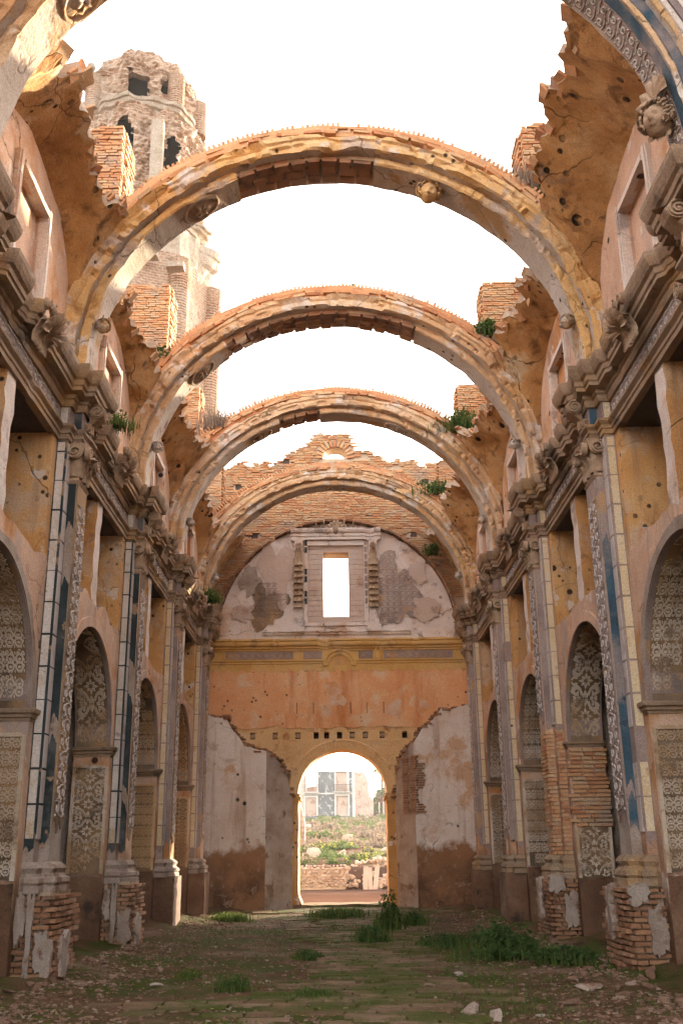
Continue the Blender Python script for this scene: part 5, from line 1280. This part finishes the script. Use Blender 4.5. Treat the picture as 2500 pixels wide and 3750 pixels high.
# ruined house on the slope
def house():
    HY = 150.0
    t = thing('ruined_house', 'roofless two storey blue grey ruined house with balconies on the slope beyond the door', 'house', (-2, HY, 6.6))
    OP = [(-4.75, -3.2, 6.9, 9.5), (-.40, 1.3, 6.9, 9.65), (-4.55, -3.15, 10.15, 12.9), (-.40, 1.25, 10.15, 12.95)]
    mb = MB()
    for (x0, x1, m_) in ((-7.2, -4.85, 1), (-4.85, -4.75, 0), (-3.15, -.40, 0), (1.30, 2.25, 0)): slab(mb, x0, x1, 5.5, lambda x: 13.1 + .12 * fbm(x * 2), HY, HY + .6, END, du=.4, dz=1, mi=(m_, 0, 0, 0))
    for (x0, x1) in ((-4.75, -3.15), (-.40, 1.30)):
        slab(mb, x0, x1, 9.55 if x0 < -1 else 9.65, 10.15, HY, HY + .6, END); slab(mb, x0, x1, 5.5, 6.9, HY, HY + .6, END)
        slab(mb, x0, x1, 12.9, lambda x: 13.1 + .1 * fbm(x * 3), HY, HY + .6, END)
    put('front_wall', mb, [M_hblue, M_hpink], t)
    mb = MB(); mb.rbox(-7.3, 2.35, HY - .12, HY - .001, 9.88, 10.08, .5, .02); put('string_course', mb, M_hwhite, t)
    mb = MB(); mb.rbox(1.9, 2.3, HY - .1, HY - .002, 6.2, 13.0, .5, .02); put('corner_strip', mb, M_hwhite, t)
    for (x0, x1, z0, z1) in OP:
        mb = MB()
        for (a0, a1, b0, b1) in ((x0 - .22, x0, z0, z1 + .22), (x1, x1 + .22, z0, z1 + .22), (x0, x1, z1, z1 + .22)): mb.box(a0, a1, HY - .1, HY + .05, b0, b1)
        f = put('door_frame' if z0 < 8 else 'window_frame', mb, M_hwhite, t)
        if (x0, z0) != (-4.55, 10.15):
            mb = MB(); mb.rbox(x0, x1, HY + .25, HY + .35, z0, z1 if z0 > 8 else z1, .4, .02); put('door' if z0 < 8 else 'blocked_opening', mb, M_hpink, f)
    for (x0, x1) in ((-5.0, -2.8), (-.8, 1.7)):
        mb = MB(); mb.box(x0, x1, HY - .65, HY - .121, 10.09, 10.19); b = put('balcony', mb, M_hwhite, t)
        x = x0 + .04
        while x < x1: mb = MB(); mb.box(x - .02, x + .02, HY - .63, HY - .59, 10.19, 11.15); put('baluster', mb, M_iron, b); x += .16
        mb = MB(); mb.box(x0, x1, HY - .64, HY - .58, 11.15, 11.2); put('handrail', mb, M_iron, b)
    mb = MB(); slab(mb, 2.3, 4.9, 5.5, lambda x: 12.9 - 1.3 * max(0, x - 3.5) - 2.2 * (x > 4.2) + .3 * fbm(x * 2), HY - .05, HY + 6, END, du=.2, dz=.6, amp=.2); put('broken_side_wall', mb, M_hpink, t)
    mb = MB(); slab(mb, -7.2, 2.3, 5.5, lambda x: 11.6 + .8 * fbm(x * .7), HY + 7, HY + 7.5, END, du=.4, dz=1.5); put('rear_wall', mb, M_hpink, t)
    mb = MB(); slab(mb, HY + .6, HY + 7, 5.5, 12.6, -7.2, -6.8, lambda u, w, z: (w, u, z), du=1, dz=1.5); put('side_wall', mb, M_hpink, t)
house()
t = thing('ruined_pillar', 'tall broken brick wall stump at the left edge of the doorway view', 'ruin', (-3.2, 78, 1.5))
mb = MB(); slab(mb, -4.2, -2.52, 1.5, lambda x: 5.5 - 1.5 * max(0, x + 3.05) - 2.4 * max(0, x + 2.85) + .15 * fbm(x * 4), 78, 79.2, END, du=.12, amp=.08); put('stump', mb, M_hpink, t)
lst = []
for k in range(90):
    x = rng.uniform(-3.6, -2.55); z = rng.uniform(2.0, 5.0)
    if z < 5.2 - 1.5 * max(0, x + 3.05) - 2.4 * max(0, x + 2.85): lst.append(((x, 77.96, round(z / .12) * .12), (rng.uniform(.24, .36), .12, .09), None))
bricks(t, lst, M_brick)

# ------------------------------------------------------------------ plants
def leaves(mb, c, rx, ry, rz, n, ls, shellw=.55, up=.0, gap=0.0, seed=0):
    r_ = random.Random(seed)
    for _ in range(n):
        for tr in range(12):
            d = Vector((r_.gauss(0, 1), r_.gauss(0, 1), r_.gauss(0, 1)))
            if d.length < 1e-3: continue
            d.normalize(); k = r_.random() ** shellw
            p = Vector((c[0] + d.x * rx * k, c[1] + d.y * ry * k, c[2] + abs(d.z) * rz * k if up else c[2] + d.z * rz * k))
            lump = fbm(p.x * 1.6 / max(rx, .2) + seed, p.y * 1.6 / max(ry, .2), p.z * 1.6 / max(rz, .2))
            if lump > -.1 + gap - (.5 - k) * .6: break
        l = ls * r_.uniform(.6, 1.3); T = Vector((r_.gauss(0, 1), r_.gauss(0, 1), r_.gauss(.35, .8))).normalized(); W = T.cross(Vector((r_.gauss(0, 1), r_.gauss(0, 1), r_.gauss(0, 1)))).normalized() * (l * .28)
        q = p + T * l * .5; e = p + T * l
        mb.add([tuple(p), tuple(q + W), tuple(e), tuple(q - W)], [(0, 1, 2, 3)])
def blades(mb, pts, h, w, seed=0, lean=.5):
    r_ = random.Random(seed)
    for (x, y, z) in pts:
        a = r_.uniform(0, 6.28); hh = h * r_.uniform(.4, 1.2); ln = hh * lean * r_.uniform(.1, 1); ww = w * r_.uniform(.6, 1.3)
        dx, dy = math.cos(a), math.sin(a); px, py = -dy * ww, dx * ww
        m1 = (x + dx * ln * .35, y + dy * ln * .35, z + hh * .6); tp = (x + dx * ln, y + dy * ln, z + hh)
        mb.add([(x - px, y - py, z), (x + px, y + py, z), (m1[0] + px * .7, m1[1] + py * .7, m1[2]), (m1[0] - px * .7, m1[1] - py * .7, m1[2]), tp], [(0, 1, 2, 3), (3, 2, 4)])
def plant(name, label, c, r, h, n, ls, m, cat='weed', nb=0, bl=.3, group='weeds growing on the ruin', ry=None, stems=4, seed=1, bm=None):
    t = thing(name, label, cat, c, group)
    mb = MB(); leaves(mb, (c[0], c[1], c[2] + h * .12), r, ry or r, h, n, ls, .6, 1, 0, seed)
    if n: put('foliage', mb, m, t)
    if nb:
        mb = MB(); r_ = random.Random(seed); pts = [(c[0] + r_.gauss(0, r * .45), c[1] + r_.gauss(0, (ry or r) * .45), c[2] - .02) for _ in range(nb)]
        blades(mb, pts, bl, .007 * max(1, c[1] / 12), seed); put('grass', mb, bm or M_grass, t, kind='stuff')
    if stems:
        mb = MB(); r_ = random.Random(seed + 5)
        for _ in range(stems):
            a = r_.uniform(0, 6.28); k = r_.uniform(.2, .8); mb.tube([(c[0], c[1], c[2] - .05), (c[0] + .3 * k * r * math.cos(a), c[1] + .3 * k * r * math.sin(a), c[2] + h * .5), (c[0] + k * r * math.cos(a), c[1] + k * r * math.sin(a), c[2] + h * .95)], [.012, .009, .004], 5)
        put('stem', mb, M_dry if m is M_dry else m, t)
    return t
PL = [
 ('bush', 'large dark green bush on the floor before the second right pilaster', (2.55, 17.9, 0), .72, .52, 5200, .07, M_leaf, 400, .4, 8),
 ('bush', 'low green weeds spreading right of the large bush', (3.35, 16.6, 0), .6, .22, 1700, .06, M_leaf, 350, .2, 4),
 ('bush', 'low green weeds spreading behind the large bush', (1.9, 20.0, 0), .6, .22, 1500, .06, M_leaf, 450, .2, 4),
 ('weed', 'upright leafy weed in front of the doorway', (1.12, 24.4, 0), .30, .85, 650, .085, M_leaf, 260, .5, 6),
 ('weed', 'small dark tuft left of the upright weed', (.60, 21.2, 0), .36, .30, 420, .075, M_leaf, 320, .32, 4),
 ('weed', 'grass tuft at the doorstep centre', (-.05, 29.6, 0), .75, .22, 700, .08, M_leaf, 800, .28, 3),
 ('weed', 'small tuft of grass in the left foreground', (-1.40, 14.2, 0), .22, .16, 260, .055, M_leaf, 420, .17, 2),
 ('weed', 'green tuft at the bottom centre of the floor', (-.35, 13.4, 0), .30, .12, 200, .05, M_grass, 600, .13, 1),
 ('weed', 'small upright weed on the floor right of the doorway', (1.75, 26.0, 0), .30, .35, 380, .08, M_leaf, 200, .3, 3),
 ('weed', 'yellow flowered weed at the foot of the left wall', (-2.1, 15.3, 0), .20, .12, 160, .05, M_leafl, 160, .14, 2),
 ('weed', 'tuft of grass on the floor in the left middle', (-.55, 18.2, 0), .26, .16, 220, .06, M_leaf, 400, .16, 2),
 ('weed', 'bright tuft catching sun near the left screen wall', (-2.9, 28.6, 0), .5, .22, 300, .07, M_leafl, 500, .22, 2),
]
for k, (nm, lab, c, r_, h, n, ls, m, nb, bl, st_) in enumerate(PL):
    plant(nm, lab, (c[0], c[1], fz(c[0], c[1])), r_, h, n, ls, m, 'bush' if nm == 'bush' else 'weed', nb, bl, 'weeds on the nave floor', None, st_, 20 + k)
ca = lambda a, rr=4.62: (rr * math.cos(R(a)), ZC + rr * math.sin(R(a)))
UP = [
 ('green fern like weed on the right haunch of the largest arch', (3.66, 15.42, 12.55), .30, .62, 520, .10, M_leaf, 120),
 ('dry twiggy weed beside the green one on the largest arch', (3.38, 15.38, 12.80), .34, .60, 40, .06, M_dry, 420),
 ('green weeds on the right haunch of the second arch', (3.45, 20.85, 12.76), .45, .50, 700, .11, M_leaf, 300),
 ('thick green and grey bush on the right haunch of the third arch', (3.55, 26.25, 12.68), .72, .72, 1500, .11, M_leaf, 900),
 ('dark green bush on the right haunch of the smallest arch', (3.25, 32.05, 12.90), .72, .60, 1100, .12, M_leaf, 300),
 ('green weeds on the left haunch of the largest arch', (-3.85, 15.42, 12.38), .36, .40, 420, .09, M_leaf, 120),
 ('green weeds below the second left buttress', (-4.0, 20.85, 12.22), .50, .42, 560, .10, M_leaf, 120),
 ('grey green bush on the left haunch of the third arch', (-3.30, 26.25, 12.90), .50, .70, 300, .08, M_dry, 420),
 ('bright weed on the left cornice beyond the first left pilaster', (-3.98, 17.2, 9.10), .30, .30, 260, .06, M_leafl, 160),
 ('yellow green weed on the left cornice by the fourth left pilaster', (-3.95, 30.6, 9.10), .38, .42, 260, .08, M_leafl, 260),
 ('small green tuft on the torn vault edge at upper left', (-3.78, 11.3, 12.15), .14, .22, 160, .07, M_leaf, 40),
 ('tuft of grass at the crown of the second arch', (.35, 20.9, 14.1), .26, .24, 160, .06, M_leaf, 200),
 ('dark green weed under the lunette rim at right', (3.35, 34.6, 11.7), .34, .38, 380, .09, M_leaf, 80),
]
for k, (lab, c, r_, h, n, ls, m, nb) in enumerate(UP): plant('weed', lab, c, r_, h, n, ls, m, 'weed', nb, h * .9, 'weeds growing on the masonry', None, 4, 60 + k, M_dry if m is M_dry else None)
# grass along the back of the smallest arch and thin moss over the others
mb = MB(); r_ = random.Random(3); pts = []
for _ in range(2600):
    a = r_.uniform(45, 135); rr = 4.66; pts.append((rr * math.cos(R(a)), YK[5] + r_.uniform(-.35, .35), ZC + rr * math.sin(R(a)) - .03))
blades(mb, pts, .16, .012, 3); tag(put('arch_grass', mb, M_dry), 'dry grass growing along the back of the smallest arch', 'grass', kind='stuff')
mb = MB(); pts = []
for _ in range(30000):
    x = r_.gauss(.9, 1.7); y = 11 + 22 * r_.random() ** 1.2
    if abs(x) < 3.7 and fbm(x * .8 + 3, y * .45) + .25 * fbm(x * 3, y * 3) > .12 - .12 * (x > .8): pts.append((x, y, fz(x, y) - .004))
blades(mb, pts, .05, .006, 4, .9); tag(put('floor_grass', mb, M_grass), 'short grass and moss creeping over the nave floor', 'grass', kind='stuff')
# slope outside
mb = MB(); mbd = MB(); mby = MB(); r_ = random.Random(11)
for _ in range(240):
    y = 58 + 88 * r_.random() ** 1.1; w = 3 + .045 * (y - 35); x = r_.uniform(-w - 2, w + 2); z = terrain(x, y); k = r_.uniform(.5, 1.1)
    if y < 72:
        leaves(mb, (x, y, z), k * .8, k * .8, k * .45, 150, .16, .6, 1, 0, _)
        if r_.random() < .6: leaves(mby, (x, y, z + .22 * k), k * .7, k * .7, k * .30, 26, .10, .6, 1, 0, _)
        if r_.random() < .3: leaves(mbd, (x, y, z), k * .6, k * .6, k * .6, 70, .18, .6, 1, 0, _)
    elif 76 < y < 130: leaves(mbd if r_.random() < .72 else mb, (x, y, z), k * 1.3, k * 1.3, k * .8, 190, .24, .6, 1, 0, _)
    else: leaves(mb if r_.random() < .6 else mbd, (x, y, z), k * 1.3, k * 1.3, k * .7, 150, .28, .6, 1, 0, _)
for _ in range(60):
    x = r_.uniform(4.5, 13); y = r_.uniform(153, 176); leaves(mb if r_.random() < .75 else mbd, (x, y, terrain(x, y)), 1.5, 1.5, 1.0, 150, .3, .6, 1, 0, 500 + _)
tag(put('green_scrub', mb, M_tgreen), 'green scrub covering the slope beyond the doorway', 'scrub', kind='stuff')
tag(put('dry_scrub', mbd, M_dry), 'dry brown thorn scrub covering the slope beyond the doorway', 'scrub', kind='stuff')
tag(put('yellow_flowers', mby, M_yellow), 'yellow wild flowers above the low stone wall', 'flowers', kind='stuff')
for k in range(26):
    y = r_.uniform(62, 140); x = r_.uniform(-4, 6); sz = r_.uniform(.25, .9)
    tag(place_rock('boulder', rng.randrange(12), M_rockp, (x, y, terrain(x, y) + sz * .1), (sz * 1.6, sz * 1.3, sz), rrot()), 'pale %s stone among the scrub %s on the slope outside' % ('large' if sz > .6 else 'small', 'near the low wall' if y < 85 else 'halfway up' if y < 115 else 'below the ruined house'), 'stone', 'stones on the slope')
def tree(x, y, h, r, seed, lab):
    z = terrain(x, y); t = thing('tree', lab, 'tree', (x, y, z), 'trees beyond the house')
    mb = MB(); mb.tube([(x, y, z - .2), (x + .1, y, z + h * .35), (x - .1, y, z + h * .8)], [.22, .16, .05], 8)
    rr = random.Random(seed)
    for q in range(6): a = rr.uniform(0, 6.28); mb.tube([(x, y, z + h * (.3 + .06 * q)), (x + r * .7 * math.cos(a), y + r * .7 * math.sin(a), z + h * (.5 + .07 * q))], [.08, .02], 5)
    put('trunk', mb, M_wood, t); mb = MB()
    for q in range(9): leaves(mb, (x + rr.uniform(-.6, .6) * r, y + rr.uniform(-.6, .6) * r, z + h * rr.uniform(.45, .92)), r * .5, r * .5, r * .4, 260, .3, .6, 0, 0, seed + q)
    put('crown', mb, M_tgreen, t)
tree(7.0, 172, 6.5, 2.6, 5, 'rounded tree on the slope right of the ruined house'); tree(9.5, 165, 5.0, 2.2, 9, 'lower tree at the right edge of the doorway view')
for k, x in enumerate((5.6, 6.2, 6.9)): mb = MB(); mb.rbox(x - .06, x + .06, 146.9, 147.02, terrain(x, 147) - .2, terrain(x, 147) + 2.2, .5, .01); tag(put('fence_post', mb, M_hwhite), '%s white fence post right of the ruined house' % ('left', 'middle', 'right')[k], 'post', 'white fence posts')

# ------------------------------------------------------------------ rubble and fallen leaves on the floor
SP = [('pale angular chunk near the bottom right of the floor', (1.35, 11.9), .16, 1.0), ('white pointed stone at the bottom edge of the floor', (1.55, 11.45), .15, 1.1), ('flat pale slab beside the largest right pilaster', (3.05, 13.7), .30, .3),
      ('broken pink slab leaning on the rubble at right', (3.35, 13.1), .30, .3), ('dark flat stone on the bare floor centre right', (1.15, 14.2), .2, .4), ('white stone on the floor before the large bush', (1.62, 15.6), .14, .8), ('flat pale stone at the bottom right centre', (2.05, 11.7), .16, .35),
      ('white chip of plaster on the dirt at left', (-2.45, 14.6), .18, .4), ('broken brick lying by the largest right pilaster', (2.6, 12.6), .24, .5), ('tilted shard standing against the largest right pilaster', (4.05, 14.5), .2, 1.4)]
for k, (lab, (x, y), sz, fl) in enumerate(SP): tag(place_rock('stone', k % 12, M_flake if 'pale' in lab or 'white' in lab else M_rock, (x, y, fz(x, y) + sz * .22 * fl), (sz * 1.5, sz * 1.1, sz * fl), rrot()), lab, 'stone')
for k in range(290):
    if k < 190: s = 1 if rng.random() < .62 else -1; x = s * (3.95 - abs(rng.gauss(0, .5))); y = 10.9 + 11 * rng.random() ** 1.5
    else: x = rng.uniform(-3.6, 3.6); y = 11 + 15 * rng.random() ** 1.5
    sz = rng.uniform(.05, .14) * (1.2 if k < 190 else .6); fl = rng.choice((.35, .5, .8))
    tag(place_rock('rubble_piece', rng.randrange(12), M_rock, (x, y, fz(x, y) + sz * .18 * fl), (sz * 1.5, sz * 1.1, sz * fl), rrot(), 1.0), ('%s in the rubble %s the %s wall' % (('flat shard', 'broken brick piece', 'chunky stone')[(.35, .5, .8).index(fl)], 'near the camera along' if y < 13 else 'beside the large pilaster of' if y < 16.5 else 'beyond the large pilaster of', 'right' if x > 0 else 'left')) if k < 190 else ('%s lying loose on the %s part of the nave floor' % (('thin flat chip', 'small stone chip', 'small round stone')[(.35, .5, .8).index(fl)], (('near left', 'near right') if y < 15 else ('far left', 'far right'))[x > 0])), 'rubble', 'rubble pieces strewn on the floor')
mb = MB()
for k in range(9000):
    x = rng.uniform(-3.9, 3.9) if rng.random() < .5 else rng.choice((-1, 1)) * (3.9 - abs(rng.gauss(0, .7))); y = 10.8 + 20 * rng.random() ** 1.5; sz = rng.uniform(.010, .05) * rng.random() ** .4
    a = rng.uniform(0, 6.28); mb.obb((x, y, fz(x, y) + .004), (sz * 1.5 * math.cos(a), sz * 1.5 * math.sin(a), rng.uniform(-.01, .01)), (-sz * math.sin(a), sz * math.cos(a), rng.uniform(-.008, .008)), (0, 0, sz * .5), sz * .2)
tag(put('gravel', mb, M_rock), 'fine chips of brick and plaster scattered over the floor', 'gravel', kind='stuff')
mb = MB()
for k in range(380):
    x = rng.uniform(-3.4, 2.2); y = 11 + 9 * rng.random(); l = rng.uniform(.03, .06); a = rng.uniform(0, 6.28); z = fz(x, y) + .012
    mb.add([(x, y, z), (x + l * .5 * math.cos(a) - l * .3 * math.sin(a), y + l * .5 * math.sin(a) + l * .3 * math.cos(a), z + .008), (x + l * math.cos(a), y + l * math.sin(a), z), (x + l * .5 * math.cos(a) + l * .3 * math.sin(a), y + l * .5 * math.sin(a) - l * .3 * math.cos(a), z + .008)], [(0, 1, 2, 3)])
tag(put('fallen_leaves', mb, M_dryleaf), 'dry yellow leaves scattered over the floor', 'leaves', kind='stuff')

# ------------------------------------------------------------------ the hazy air of the morning, enclosing everything
mb = MB(); mb.box(-430, 430, -330, 640, -3.5, 38.0)
hz = put('haze', mb, []); hz['kind'] = 'stuff'
hm = bpy.data.materials.new('haze'); hm.use_nodes = True; nt = hm.node_tree; nt.nodes.clear()
ho = nt.nodes.new('ShaderNodeOutputMaterial'); hv = nt.nodes.new('ShaderNodeVolumePrincipled')
hv.inputs['Density'].default_value = 0.0003; hv.inputs['Color'].default_value = (.95, .93, .90, 1); hv.inputs['Anisotropy'].default_value = .3
nt.links.new(hv.outputs[0], ho.inputs['Volume']); hz.data.materials.append(hm)
